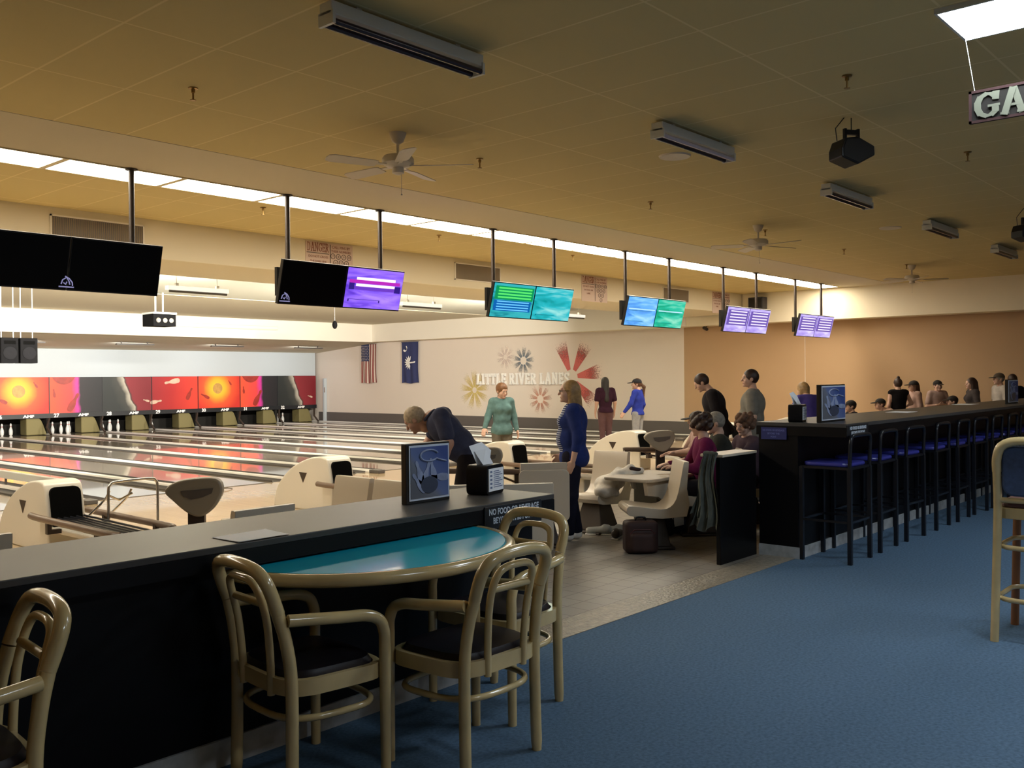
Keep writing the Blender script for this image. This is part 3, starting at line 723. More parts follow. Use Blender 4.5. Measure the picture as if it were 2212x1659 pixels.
MB().tube([(-.22, -.27, .90), (.22, -.27, .90)], .018, 10).build('back_rail', W, t, smooth=True)
MB().prism(rounded_poly(-.225, .225, -.25, .22, .09), .85, .89, 'z').build('seat_cushion', mat('cushion_maroon', (.10, .04, .035), .5), t, bevel=.015)
MB().prism(rounded_poly(-.235, .235, -.26, .23, .09), .78, .85, 'z').build('seat_rail', W, t, bevel=.006)
for z in (.60, .27):
    a = .235 if z < .4 else .225
    MB().tube([(x, y, z) for x, y in rounded_poly(-a, a, -.27, .23, .12)], .016, 10, closed=True).build('foot_ring', W, t, smooth=True)

# ================================================================== BLUE BAR STOOLS
def bar_stool(lab):
    t = thing('blue_bar_stool', lab, 'bar stool', group='blue seated black bar stools along the tall bar')
    S = M['steelblk']; r = .019
    for s in (-1, 1):
        x = s*.235
        MB().box(x-r, x+r, -.225-r, -.225+r, 0, .86).build('leg', S, t, bevel=.003)
        MB().box(x-r, x+r, .225-r, .225+r, 0, .86).build('leg', S, t, bevel=.003)
    P = [(-.235, -.225, .86), (-.235, -.23, 1.0), (-.235, -.235, 1.09), (-.215, -.237, 1.135), (-.17, -.238, 1.152), (0, -.238, 1.156), (.17, -.238, 1.152), (.215, -.237, 1.135), (.235, -.235, 1.09), (.235, -.23, 1.0), (.235, -.225, .86)]
    MB().tube(smoothpts(P, 3), .018, 10).build('back_frame', S, t, smooth=True)
    f = MB()
    f.box(-.235, .235, -.235, -.215, .365, .385); f.box(-.235, .235, .215, .235, .365, .385); f.box(-.245, -.225, -.225, .225, .365, .385); f.box(.225, .245, -.225, .225, .365, .385)
    f.build('foot_rail', S, t)
    MB().box(-.24, .24, -.23, .24, .845, .868).build('seat_frame', S, t)
    MB().prism(rounded_poly(-.225, .225, -.215, .235, .09), .868, .905, 'z').build('seat_cushion', M['blueseat'], t, bevel=.014)
    return t
sx = [8.525, 9.27, 10.06, 10.94, 11.70, 12.42, 13.15, 13.9, 14.6, 15.35, 16.1]
ordn = ['nearest', 'second nearest', 'third nearest', 'fourth nearest', 'fifth nearest', 'sixth nearest', 'seventh nearest', 'eighth nearest', 'ninth nearest', 'tenth nearest', 'eleventh nearest']
s0 = bar_stool('nearest blue seated bar stool, at the left end of the tall bar')
s0.location = (sx[0], 3.515, 0)
for k in range(1, 11): dup(s0, (sx[k], 3.53, 0), (.03 if k % 3 == 1 else -.04 if k % 3 == 2 else .02), '%s blue seated bar stool of the row along the tall bar' % ordn[k])

# ================================================================== HANGING DISPLAYS
SW = {}
SW['purple'] = swirl_mat('screen_purple', (.09, .03, .50), (.22, .10, .80), (.36, .20, .95), .50)
SW['teal'] = swirl_mat('screen_teal', (.0, .25, .26), (.02, .42, .48), (.25, .62, .60), .48)
SW['tealblue'] = swirl_mat('screen_tealblue', (.0, .16, .20), (.03, .38, .42), (.04, .42, .45), .45)
SW['blue'] = swirl_mat('screen_blue', (.05, .20, .60), (.12, .38, .80), (.30, .58, .82), .5)
SW['green'] = swirl_mat('screen_green', (.0, .25, .12), (.02, .45, .30), (.22, .62, .45), .5)
SW['lilac'] = swirl_mat('screen_lilac', (.26, .18, .60), (.40, .32, .72), (.62, .56, .86), .5)
EM = {}
def em(name, c, s=1.0):
    if name not in EM: EM[name] = mat('lit_'+name, (.01, .01, .01), .4, emit=s*.48, ecol=c)
    return EM[name]
def screen_content(kind, t, x0, w, h):
    """lit bars over the backdrop: all in the tilted screen plane (local x,z), front at y=-.03"""
    def bar(mb, a, b, c, d, y=-.0335): mb.box(x0+a*w, x0+b*w, y-.0015, y, c*h, d*h)
    if kind == 'off': return
    if kind == 'purple':
        m = MB(); bar(m, .17, .86, .70, .765); bar(m, .17, .86, .545, .61); m.build('score_rows', em('pinkwhite', (1, .72, 1), 1.1), t)
        m = MB(); bar(m, .05, .95, .62, .70); m.build('score_rows', em('magenta', (.45, .02, .45), .9), t)
        m = MB(); bar(m, .05, .14, .46, .62, -.036); bar(m, .86, .97, .44, .60, -.033); m.build('score_tags', em('navy', (.03, .01, .22), .8), t)
        m = MB(); bar(m, .14, .86, .46, .545); m.build('score_rows', em('violet', (.14, .04, .50), .9), t)
        m = MB(); bar(m, .06, .62, .225, .235); bar(m, .06, .08, .17, .225); bar(m, .6, .62, .17, .225); m.build('pointer', em('navy', (.03, .01, .22), .8), t)
    elif kind == 'rows_green':
        m = MB()
        for k in range(4): bar(m, .12, .93, .82-k*.085, .865-k*.085)
        m.build('score_rows', em('green', (.10, .75, .15), .9), t)
        m = MB(); bar(m, .05, .98, .52, .90, -.0325); m.build('score_block', em('dkgreen', (.0, .30, .10), .8), t)
        m = MB()
        for k in range(4): bar(m, .12, .90, .45-k*.075, .48-k*.075)
        m.build('score_rows', em('ltblue', (.15, .55, .95), .9), t)
        m = MB(); bar(m, .05, .95, .20, .50, -.0325); m.build('score_block', em('dkblue', (.0, .12, .45), .8), t)
    elif kind == 'line':
        m = MB(); bar(m, .08, .58, .165, .175); bar(m, .08, .10, .14, .165); m.build('pointer', em('deepteal', (.0, .10, .16), .8), t)
    elif kind == 'band':
        m = MB(); bar(m, .06, .95, .56, .60); m.build('score_rows', em('paleblue', (.45, .75, .85), .9), t)
        m = MB(); bar(m, .06, .60, .165, .175); bar(m, .08, .85, .52, .53); m.build('pointer', em('deepteal', (.0, .10, .16), .8), t)
    elif kind == 'lines5':
        m = MB()
        for k in range(5): bar(m, .16, .90, .80-k*.115, .845-k*.115)
        m.build('score_rows', em('palelilac', (.80, .72, 1), 1.0), t)
        m = MB(); bar(m, .06, .97, .28, .88, -.0325); m.build('score_block', em('violet2', (.16, .10, .45), .8), t)
def hanging_display(x0, lab, left, right, lk, rk, logos=()):
    t = thing('hanging_display', lab, 'display', (x0, 8.925, 2.553), group='ceiling hung double score displays')
    W = 1.81; H = .505; hw = W/2
    tl = Matrix.Rotation(math.radians(14.5), 4, 'X')
    def tilt(o): o.matrix_local = tl @ o.matrix_local; return o
    for k, (sm, kd, nm) in enumerate(((left, lk, 0), (right, rk, 1))):
        a = k*hw
        sc = MB().box(a+.004, a+hw-.004, 0, .05, 0, H).build('screen_housing', M['bezel'], t, bevel=.003); tilt(sc)
        e = MB().box(.012, hw-.016, -.004, 0, .014, H-.014).build('screen', sm, sc); e.location = (a+.004, 0, 0)
        sub = bpy.data.objects.new('screen_graphics', None)
        n0 = set(bpy.data.objects[:])
        screen_content(kd, sc, a+.01, hw-.02, H)
        for ob in set(bpy.data.objects[:])-n0: ob.location.y = .029
        bpy.data.objects.remove(sub)
        if k in logos or (k == 0 and left is M['screenoff'] and logos):
            pass
    for (lx) in logos:
        m = MB()
        m.tube([(lx-.05, -.006, .06), (lx-.04, -.006, .10), (lx-.005, -.006, .125), (lx+.02, -.006, .09), (lx+.03, -.006, .06)], .006, 5)
        m.tube([(lx-.02, -.006, .135), (lx+.02, -.006, .115), (lx+.05, -.006, .08), (lx+.055, -.006, .05)], .006, 5)
        m.tube([(lx-.03, -.006, .075), (lx-.01, -.006, .06), (lx+.0, -.006, .085)], .006, 5)
        m.box(lx-.07, lx+.07, -.006, -.004, .03, .042)
        tilt(m.build('emblem', M['logo'], t))
    for px_ in (.22, 1.60):
        MB().tube([(px_, .10, .15), (px_, .10, CE-2.553)], .028, 12).build('pole', M['darkbrown'], t, smooth=True)
        MB().lathe([(.06, 0), (.06, .012), (.03, .02)], (px_, .10, CE-2.553-.02), 16).build('ceiling_flange', M['darkbrown'], t)
    MB().box(.04, .35, .055, .10, .10, .42).build('bracket', M['bezel'], t)
    MB().box(.35, W-.1, .055, .085, .22, .30).build('mounting_bar', M['bezel'], t)
    return t
off = M['screenoff']
hanging_display(2.96, 'black switched off double display at the left edge of the picture', off, off, 'off', 'off', (.9,))
hanging_display(6.187, 'double display with black left half and purple score screen on the right', off, SW['purple'], 'off', 'purple', (.09,))
hanging_display(9.66, 'double display showing green and blue scores beside a plain teal screen', SW['tealblue'], SW['teal'], 'rows_green', 'line')
hanging_display(12.95, 'double display with a blue screen beside a green screen', SW['blue'], SW['green'], 'band', 'band')
hanging_display(16.30, 'nearer of the two double displays showing lilac score rows', SW['lilac'], SW['lilac'], 'lines5', 'lines5')
hanging_display(19.53, 'farther and smaller of the two double displays showing lilac score rows', SW['lilac'], SW['lilac'], 'lines5', 'lines5')

# ================================================================== CEILING FIXTURES
fx0 = None
for k, x in enumerate([3.27, 6.65, 10.05, 13.4, 16.75, 20.1]):
    lab = ['large nearest ceiling strip fixture with two dark tubes, at the top left', 'second ceiling strip fixture from the near end, right of centre with one pale tube', 'third ceiling strip fixture from the near end, right of the black loudspeaker',
           'fourth ceiling strip fixture from the near end', 'fifth small ceiling strip fixture near the right edge', 'farthest ceiling strip fixture, by the right wall'][k]
    if fx0 is None:
        fx0 = t = thing('strip_fixture', lab, 'ceiling light', (x, 4.23, 3.725), group='unlit ceiling strip fixtures')
        MB().box(0, 1.23, -.055, .055, 0, .075).build('housing', M['fixwhite'], t, bevel=.006)
        for s in (-1, 1):
            MB().tube([(.02, s*.042, -.035), (1.21, s*.042, -.035)], .019, 10).build('tube', M['tubedark'], t, smooth=True)
        for a in (0, 1.21): MB().box(a, a+.02, -.065, .065, -.055, .02).build('tube_holder', M['fixwhite'], t)
        for a in (.2, 1.0): MB().box(a, a+.04, -.03, .03, .07, .095).build('hanger', M['fixwhite'], t)
    else:
        c = dup(fx0, (x, 4.23, 3.725), 0, lab)
        if k == 1:
            tb = [q for q in kids(c) if q.name.startswith('tube') and not q.name.startswith('tube_h')]
            tb[0].data = tb[0].data.copy(); tb[0].data.materials[0] = M['tubeoff']

def fan(lab):
    t = thing('ceiling_fan', lab, 'ceiling fan', group='white ceiling fans')
    F = M['fan']
    MB().lathe([(.012, -.10), (.05, -.075), (.07, -.02), (.075, 0)], seg=20).build('canopy', F, t, smooth=True)
    MB().tube([(0, 0, -.09), (0, 0, -.20)], .013, 10).build('downrod', F, t)
    MB().lathe([(.03, -.185), (.12, -.20), (.138, -.225), (.138, -.265), (.10, -.29), (.05, -.30)], seg=26).build('motor_housing', F, t, smooth=True)
    MB().lathe([(.02, -.30), (.05, -.30), (.052, -.345), (.02, -.36)], seg=20).build('switch_housing', F, t, smooth=True)
    MB().tube([(.02, -.02, -.35), (.02, -.02, -.52)], .0025, 6).ball((.02, -.02, -.53), .008, seg=8, rings=6).build('pull_chain', F, t)
    for k in range(5):
        a = 2*PI*k/5+.35
        b = MB(); P = [(.20, -.05), (.24, -.062), (.60, -.070), (.645, -.05), (.655, 0), (.645, .05), (.60, .070), (.24, .062), (.20, .05)]
        b.prism(P, -.003, .003, 'z'); mt = Matrix.Rotation(a, 4, 'Z') @ Matrix.Translation((0, 0, -.285)) @ Matrix.Rotation(math.radians(12), 4, 'X')
        o = b.xform(mt).build('blade', F, t)
        i_ = MB().box(.09, .26, -.018, .018, .0, .006).xform(mt); i_.build('blade_iron', F, o)
    return t
f0 = fan('nearest white ceiling fan with five blades, left of centre'); f0.location = (5.475, 6.10, CE)
dup(f0, (12.31, 6.17, CE), .5, 'second white ceiling fan, above the teal and blue displays at right')
dup(f0, (18.94, 6.26, CE), 1.0, 'farthest white ceiling fan, near the right wall bulkhead')

sp0 = None
for x, y, lab in ((3.62, 6.23, 'brass sprinkler head at upper left of the main ceiling'), (6.655, 6.24, 'brass sprinkler head right of the nearest ceiling fan'), (9.717, 6.28, 'brass sprinkler head in the middle of the ceiling beyond the round grille'),
                  (12.75, 6.28, 'sprinkler head just beside the second ceiling fan'), (15.65, 6.28, 'small sprinkler head between the second and third ceiling fans'), (6.604, 2.62, 'sprinkler head above the black hanging loudspeaker'),
                  (9.663, 2.67, 'sprinkler head right of the hanging loudspeaker'), (6.687, 9.92, 'sprinkler head behind the lit troffers near the second display'), (9.77, 10.0, 'sprinkler head behind the lit troffers left of the teal display'),
                  (13.0, 10.0, 'sprinkler head behind the lit troffers left of the blue display'), (3.62, 9.92, 'sprinkler head behind the lit troffers at the left edge'), (18.7, 6.28, 'sprinkler head beside the farthest ceiling fan')):
    if sp0 is None:
        sp0 = t = thing('sprinkler_head', lab, 'sprinkler', (x, y, CE), group='ceiling sprinkler heads')
        MB().lathe([(.035, 0), (.035, -.008), (.015, -.012)], seg=14).build('escutcheon', M['brass'], t)
        MB().lathe([(.014, -.008), (.014, -.035), (.007, -.04), (.007, -.085), (.022, -.088), (.022, -.092)], seg=12).build('nozzle', M['brass'], t)
    else: dup(sp0, (x, y, CE), 0, lab)
for (x, y, lab) in ((7.86, 4.80, 'round white ceiling grille beneath the second strip fixture'), (13.86, 4.88, 'faint round ceiling grille left of the fourth strip fixture')):
    t = thing('round_ceiling_grille', lab, 'ceiling grille', (x, y, CE))
    MB().lathe([(.085, -.008), (.145, -.014), (.155, 0), (.085, 0)], seg=28).build('rim', M['fan'], t, smooth=True)
    MB().lathe([(.001, -.006), (.085, -.006), (.085, 0)], seg=28).build('mesh_cover', M['ceil_plain'], t)

def box_speaker(loc, rz, lab):
    K = .72
    t = thing('hanging_loudspeaker', lab, 'loudspeaker', loc, rz, group='black loudspeakers hung from the ceiling')
    P = [(-.15, .02), (-.12, .10), (.0, .115), (.15, .045), (.155, -.03), (-.0, -.11), (-.15, -.055)]
    MB().prism(P, -.10, .10, 'y').build('cabinet', M['plasticblk'], t, bevel=.01)
    MB().prism([(p[0]*.9, p[1]*.86) for p in P], -.105, -.098, 'y').build('grille', M['dark'], t)
    MB().box(-.06, .06, -.015, .015, .15, .19).box(-.07, -.05, -.015, .015, .1, .2).box(.05, .07, -.015, .015, .1, .2).build('bracket', M['plasticblk'], t)
    MB().tube([(0, 0, .18), (0, 0, CE-loc[2])], .004, 6).tube([(-.12, .02, .1), (-.14, .01, .2), (-.03, 0, .33), (0, 0, CE-loc[2])], .004, 6).build('cable', M['plasticblk'], t)
    return t
box_speaker((7.72, 3.03, 3.53), math.radians(-35), 'black angular loudspeaker hanging from the ceiling at upper right')
box_speaker((13.5, 3.03, 3.5), math.radians(-35), 'black hanging loudspeaker cut by the right edge of the picture')

t = thing('hanging_sign', 'dark wooden hanging sign with pale western letters reading GAMES, cut by right edge', 'sign', (6.2, 1.704, 3.226))
MB().box(-.0, .02, -.92, 0, 0, .198).build('board', mat('sign_stain', (.035, .03, .026), .8, spec=.1), t, bevel=.004)
m = MB(); m.box(-.006, 0, -.92, 0, 0, .016).box(-.006, 0, -.92, 0, .182, .198).box(-.006, 0, -.016, 0, 0, .198).box(-.006, 0, -.92, -.904, 0, .198); m.build('rim', mat('sign_rim', (.06, .03, .028), .7, spec=.1), t)
a, wd = slab_text('GAMES', .145, wid=.25, depth=.004, gap=.07, thin=.10)
a.xform(Matrix.Translation((-.003, -.035, .026)) @ Matrix.Rotation(-PI/2, 4, 'Z') @ Matrix.Diagonal((1.05, 1, 1, 1))).build('lettering', mat('sign_cream', (.19, .19, .14), .8, spec=.1), t)
MB().tube([(.01, -.03, .198), (.01, .03, CE-3.226)], .0018, 6).build('cord', M['letter'], t)
MB().tube([(.01, -.89, .198), (.01, -.95, CE-3.226)], .003, 6).build('cord', M['letter'], t)

# lane area: hung strip lights, projector, speakers
lf0 = None
for x, y, z, lab in ((7.88, 14.45, 3.20, 'white hung strip light over the lanes right of the black display'), (12.92, 14.35, 3.20, 'white hung strip light over the lanes right of the purple display'),
                     (2.8, 14.45, 3.20, 'white hung strip light over the lanes beyond the left edge'), (17.96, 14.35, 3.20, 'added white hung strip light over the lanes beside the right bulkhead')):  # the one by the right bulkhead is added to light the side wall
    area('strip_lamp', (x+.6, y+.12, z+.03), (x+.6-(2.5 if x > 15 else 0), 26.5, 2.9), 1.1, .06, W_LANE*(.95 if x > 15 else 1), (1, .93, .80), 2.3)
    if lf0 is None:
        lf0 = t = thing('lane_strip_light', lab, 'ceiling light', (x, y, z), group='white strip lights hung over the lanes')
        MB().box(0, 1.12, -.06, .06, 0, .07).build('housing', mat('strip_housing_glow', (.85, .85, .8), .5, emit=.28, ecol=(1, .97, .88)), t, bevel=.006)  # housing made to glow white, since the beam keeps light off it
        MB().tube([(.03, -.03, -.02), (1.09, -.03, -.02)], .02, 8).build('tube', M['capdark'], t)
        for a in (.15, .9):
            MB().box(a, a+.05, -.03, .03, .07, .12).tube([(a+.025, 0, .1), (a+.025, 0, CE2-3.20)], .004, 6).build('hanger', M['white'], t)
    else: dup(lf0, (x, y, z), 0, lab)
ml0 = None
for x, lab in ((13.75, 'strip light on the sloping rear ceiling, leftmost'), (10.4, 'strip light on the sloping rear ceiling beyond the left edge'), (17.0, 'strip light on the sloping rear ceiling, middle one'), (20.35, 'strip light on the sloping rear ceiling beside the flags')):
    area('mask_lamp', (x+.6, 28.42, 2.84), (x+.6, 30.4, 1.2), 1.2, .08, W_MASK, (.9, .95, 1))
    if ml0 is None:
        ml0 = t = thing('mask_strip_light', lab, 'ceiling light', (x, 28.3, 2.86), group='strip lights above the mask panels')
        MB().box(0, 1.22, -.05, .03, -.02, .02).build('reflector', M['capdark'], t)
        MB().box(0, 1.22, .03, .06, -.02, .0).build('lens', mat('strip_lens', (.02, .02, .02), .6), t)
        for a in (.15, 1.0): MB().box(a, a+.03, -.015, .015, .02, .08).build('hanger', M['capdark'], t)
    else: dup(ml0, (x, 28.3, 2.86), 0, lab)
t = thing('projector', 'boxy dark projector hanging above the lanes at left', 'projector', (10.72, 20, 2.93))
MB().box(-.27, .27, -.25, .25, 0, .27).build('body', M['spk'], t, bevel=.01)
MB().box(-.28, .28, -.27, .26, .27, .31).build('top_cover', M['fixwhite'], t)
for a in (-.16, .0, .15): MB().lathe([(.02, -.27), (.055, -.265), (.055, -.25)], (a, 0, .13), 12, 'y').build('lens', M['chrome'], t)
for a in (-.09, .09): MB().tube([(a, 0, .3), (a, 0, CE2-2.93)], .02, 8).build('hanger', M['fixwhite'], t)
t = thing('mirror_lamp', 'small dark round lamp hanging from the lane ceiling between the displays', 'lamp', (15.66, 20, 3.10))
MB().ball((0, 0, .05), .07, .07, .11).build('globe', M['spk'], t, smooth=True)
MB().tube([(0, 0, .15), (0, 0, CE2-3.10)], .01, 6).build('stem', M['capdark'], t)
spn = [(7.73-.37, 'left loudspeaker of the black pair hanging at the left edge'), (7.73, 'right loudspeaker of the black pair hanging at the left edge')]
for x, lab in spn:
    t = thing('loudspeaker', lab, 'loudspeaker', (x, 20, 2.09), group='pair of black loudspeakers over the lanes')
    MB().box(0, .335, -.02, .3, 0, .51).build('cabinet', M['spk'], t, bevel=.012)
    MB().lathe([(.015, -.03), (.09, -.045), (.13, -.03), (.135, -.02)], (.17, 0, .2), 24, 'y').build('woofer', mat('cone_grey', (.012, .012, .014), .9, spec=.1), t, smooth=True)
    MB().box(.06, .28, -.028, -.02, .38, .45).build('horn', M['hollow'], t, bevel=.01)
    MB().tube([(.05, .1, .5), (.05, .1, CE2-2.09)], .01, 6).tube([(.28, .1, .5), (.28, .1, CE2-2.09)], .01, 6).build('hanger', M['fixwhite'], t)
t = thing('rolled_screen', 'white rolled projection screen case mounted on the bright rear bulkhead', 'screen case', (14.6, 26.4, 3.36))
MB().box(0, 3.7, -.04, .09, 0, .11).build('case', M['white'], t, bevel=.02)
MB().tube([(0, -.0, -.01), (3.7, 0, -.01)], .012, 6).build('weight_bar', M['cap'], t)
t = thing('corner_speaker', 'dark wall speaker high in the corner behind the farthest displays', 'loudspeaker', (22.30, 11.2, 3.40))
MB().box(-.14, .12, -.2, .2, 0, .30).build('cabinet', mat('speaker_charcoal', (.05, .05, .06), .6), t, bevel=.01)
MB().box(-.15, -.14, -.17, .17, .03, .27).build('grille', M['dark'], t)
t = thing('security_camera', 'small dark security camera under the right bulkhead', 'camera', (22.85, 13.0, 3.0))
MB().tube([(-.12, -.08, -.03), (.0, .08, .02)], .045, 12).build('body', M['darkbrown'], t)
MB().tube([(0, 0, 0), (.0, .0, .07)], .015, 6).box(-.04, .04, -.04, .04, .055, .07).build('bracket', M['darkbrown'], t)

# ================================================================== FLAGS, WALL LETTERS, STARBURSTS (on the right wall, facing -x)
WX = 22.98
def wallplane(o, y, z): o.location = (WX, y, z); o.rotation_euler = (0, 0, -PI/2); return o
def cloth(w, h, fold=.03, nx=24, nz=12, region=None, y=0):
    """hanging cloth strip; region (u0,u1,v0,v1) picks an area of it so stripes follow the folds"""
    u0, u1, v0, v1 = region or (0, 1, 0, 1); vs = []; fs = []
    for j in range(nz+1):
        for i in range(nx+1):
            u = u0+(u1-u0)*i/nx; v = v0+(v1-v0)*j/nz
            f = fold*(1-v*.8)*math.sin(u*15+v*1.3); sag = .02*(1-v)*math.sin(u*9)
            vs.append((u*w*(1-.06*(1-v)*math.sin(v*3)), y-.05+f, v*h+sag*(1-v)))
    for j in range(nz):
        for i in range(nx): a = j*(nx+1)+i; fs.append((a, a+1, a+nx+2, a+nx+1))
    return MB().add(vs, fs)
t = thing('striped_flag', 'vertical red and white striped flag with dark star field on the side wall', 'flag'); wallplane(t, 27.72, 1.56)
M['flagw'] = mat('flag_white', (.66, .56, .50), .9); M['flagr'] = mat('flag_red', (.26, .06, .055), .9); M['flagb'] = mat('flag_blue', (.035, .045, .12), .9)
for k in range(13):
    reg = (k/13, (k+1)/13, 0, .56 if k < 7 else 1.0)
    cloth(.86, 1.45, .03, 3, 14, reg).build('stripe', M['flagr'] if k % 2 == 0 else M['flagw'], t, smooth=True)
cloth(.86, 1.45, .03, 12, 10, (0, 7/13, .56, 1)).build('star_field', M['flagb'], t, smooth=True)
m = MB()
for r in range(9):
    for c in range(6 if r % 2 == 0 else 5):
        u = (.04+c*.085+(0 if r % 2 == 0 else .042)); v = .60+r*.043
        f = .03*(1-v*.8)*math.sin(u*15+v*1.3); cx = u*.86; cz = v*1.45
        m.prism([(cx+(.018 if q % 2 == 0 else .007)*math.sin(2*PI*q/10), cz+(.018 if q % 2 == 0 else .007)*math.cos(2*PI*q/10)) for q in range(10)], -.062+f, -.054+f, 'y')
m.build('stars', M['flagw'], t)
MB().tube([(-.02, -.05, 1.45), (.88, -.05, 1.45)], .01, 6).build('hanging_rod', M['capdark'], t)
t = thing('navy_flag', 'vertical navy flag with white crescent and palm tree on the side wall', 'flag'); wallplane(t, 25.45, 1.55)
M['navyflag'] = mat('flag_navy', (.035, .045, .14), .9)
cloth(.88, 1.47, .022).build('cloth', M['navyflag'], t, smooth=True)
m = MB(); A1 = arc(.2, 1.22, .10, -150, 60, 16); A2 = arc(.235, 1.26, .085, 60, -150, 16)
m.prism([(p[0], p[1]) for p in A1]+[(p[0], p[1]) for p in A2], -.082, -.076, 'y'); m.build('crescent', M['letter'], t)
m = MB()
for k in range(9):
    a = math.radians(70+k*26); L_ = .25
    P = [(.42, .73), (.42+L_*.5*math.cos(a)-.04*math.sin(a), .73+L_*.5*math.sin(a)+.04*math.cos(a)), (.42+L_*math.cos(a), .73+L_*math.sin(a)), (.42+L_*.5*math.cos(a)+.03*math.sin(a), .73+L_*.5*math.sin(a)-.03*math.cos(a))]
    m.prism(P, -.086, -.080, 'y')
m.prism([(.42, .75), (.42, .70), (.72, .72), (.74, .78), (.62, .76)], -.086, -.080, 'y'); m.build('palm_tree', M['letter'], t)
MB().tube([(-.02, -.05, 1.47), (.9, -.05, 1.47)], .01, 6).build('hanging_rod', M['capdark'], t)

# raised letters, each glyph its own thing
word = 'LITTLE RIVER LANES'
ht = .34; gap = .24; ww = sum((SLAB[c][0]+gap)*ht if c != ' ' else .5*ht for c in word)
kx = 3.96/ww; x = 0; cnt = {}
posn = {}
prev = None
for idx, ch in enumerate(word):
    if ch == ' ': x += .5*ht; continue
    wd_ = word.split(' '); which = 0 if idx < 6 else (1 if idx < 12 else 2); kidx = idx-[0, 7, 13][which]
    a, wl = slab_text(ch, ht, wid=.24, depth=.05, gap=.12, thin=.14)
    o = a.xform(Matrix.Diagonal((kx, 1, 1, 1))).build('wall_letter', M['letter'])
    wallplane(o, 21.74-x*kx, 1.50)
    tag(o, 'raised white slab letter %s, %s letter of the word %s on the wall' % (ch, ['first', 'second', 'third', 'fourth', 'fifth', 'sixth'][kidx], ['LITTLE', 'RIVER', 'LANES'][which]), 'letter', 'raised wall letters')
    x += (SLAB[ch][0]+gap)*ht
def speckle(name, color, dens=.5, hi=.95, lo=.35):
    """sprayed paint that thins out away from the burst centre: alpha from distance and noise"""
    m = bpy.data.materials.new(name); m.use_nodes = True; nt = m.node_tree; b = nt.nodes['Principled BSDF']; L = nt.links
    b.inputs['Base Color'].default_value = (*color, 1); b.inputs['Roughness'].default_value = .9
    tc = N(nt, 'ShaderNodeTexCoord'); ln = N(nt, 'ShaderNodeVectorMath', operation='LENGTH'); L.new(tc.outputs['Object'], ln.inputs[0])
    n = N(nt, 'ShaderNodeTexNoise'); n.inputs['Scale'].default_value = 26; n.inputs['Detail'].default_value = 6; L.new(tc.outputs['Object'], n.inputs['Vector'])
    ma = N(nt, 'ShaderNodeMath', operation='MULTIPLY_ADD'); L.new(ln.outputs['Value'], ma.inputs[0]); ma.inputs[1].default_value = -1.0/dens; ma.inputs[2].default_value = 1.0
    ad = N(nt, 'ShaderNodeMath', operation='ADD'); L.new(ma.outputs[0], ad.inputs[0]); L.new(n.outputs['Fac'], ad.inputs[1])
    mr = N(nt, 'ShaderNodeMapRange'); mr.inputs[1].default_value = lo; mr.inputs[2].default_value = hi; L.new(ad.outputs[0], mr.inputs[0])
    L.new(mr.outputs[0], b.inputs['Alpha']); return m
def burst(y, z, R, n, wdeg, m, lab, r0=.16, skip=(), a0=0, seed=0):
    t = thing('painted_starburst', lab, 'wall painting'); wallplane(t, y, z); t.location.x = 22.995
    for k in range(n):
        if k in skip: continue
        a = a0+2*PI*k/n; b = MB(); P = []
        for rr, wg in ((r0, 1), (R, 1)):
            P.append((rr, rr*math.tan(math.radians(wdeg/2))+.015))
        pts = [(P[0][0], -P[0][1]), (P[1][0], -P[1][1]), (P[1][0], P[1][1]), (P[0][0], P[0][1])]
        c, s_ = math.cos(a), math.sin(a)
        b.prism([(x_*c-z_*s_, x_*s_+z_*c) for x_, z_ in pts], -.004, 0, 'y').build('ray', m, t)
    return t
burst(17.78, 1.70, 1.2, 7, 23, speckle('spray_red', (.62, .15, .14), 1.0, .95, .42), 'large red sprayed starburst at the right end of the wall lettering', .24, skip=(3, 4, 5), a0=.157)
burst(19.72, 2.25, .55, 9, 20, speckle('spray_blue', (.22, .27, .33), .40, 1.6, .4), 'grey blue sprayed starburst above the word RIVER', .13, a0=.1)
burst(20.49, 2.38, .42, 9, 18, speckle('spray_pale', (.85, .72, .68), .35, 1.9, .4), 'faint pinkish sprayed starburst above the word LITTLE', .08)
burst(19.03, 1.02, .62, 9, 18, speckle('spray_peach', (.75, .40, .30), .42, 1.7, .4), 'peach sprayed starburst below the wall lettering', .13, a0=.15)
burst(21.9, 1.3, .95, 9, 22, speckle('spray_yellow', (.82, .66, .22), .60, 2.0, .4), 'faint yellow sprayed starburst left of the wall lettering', .1, a0=.2)
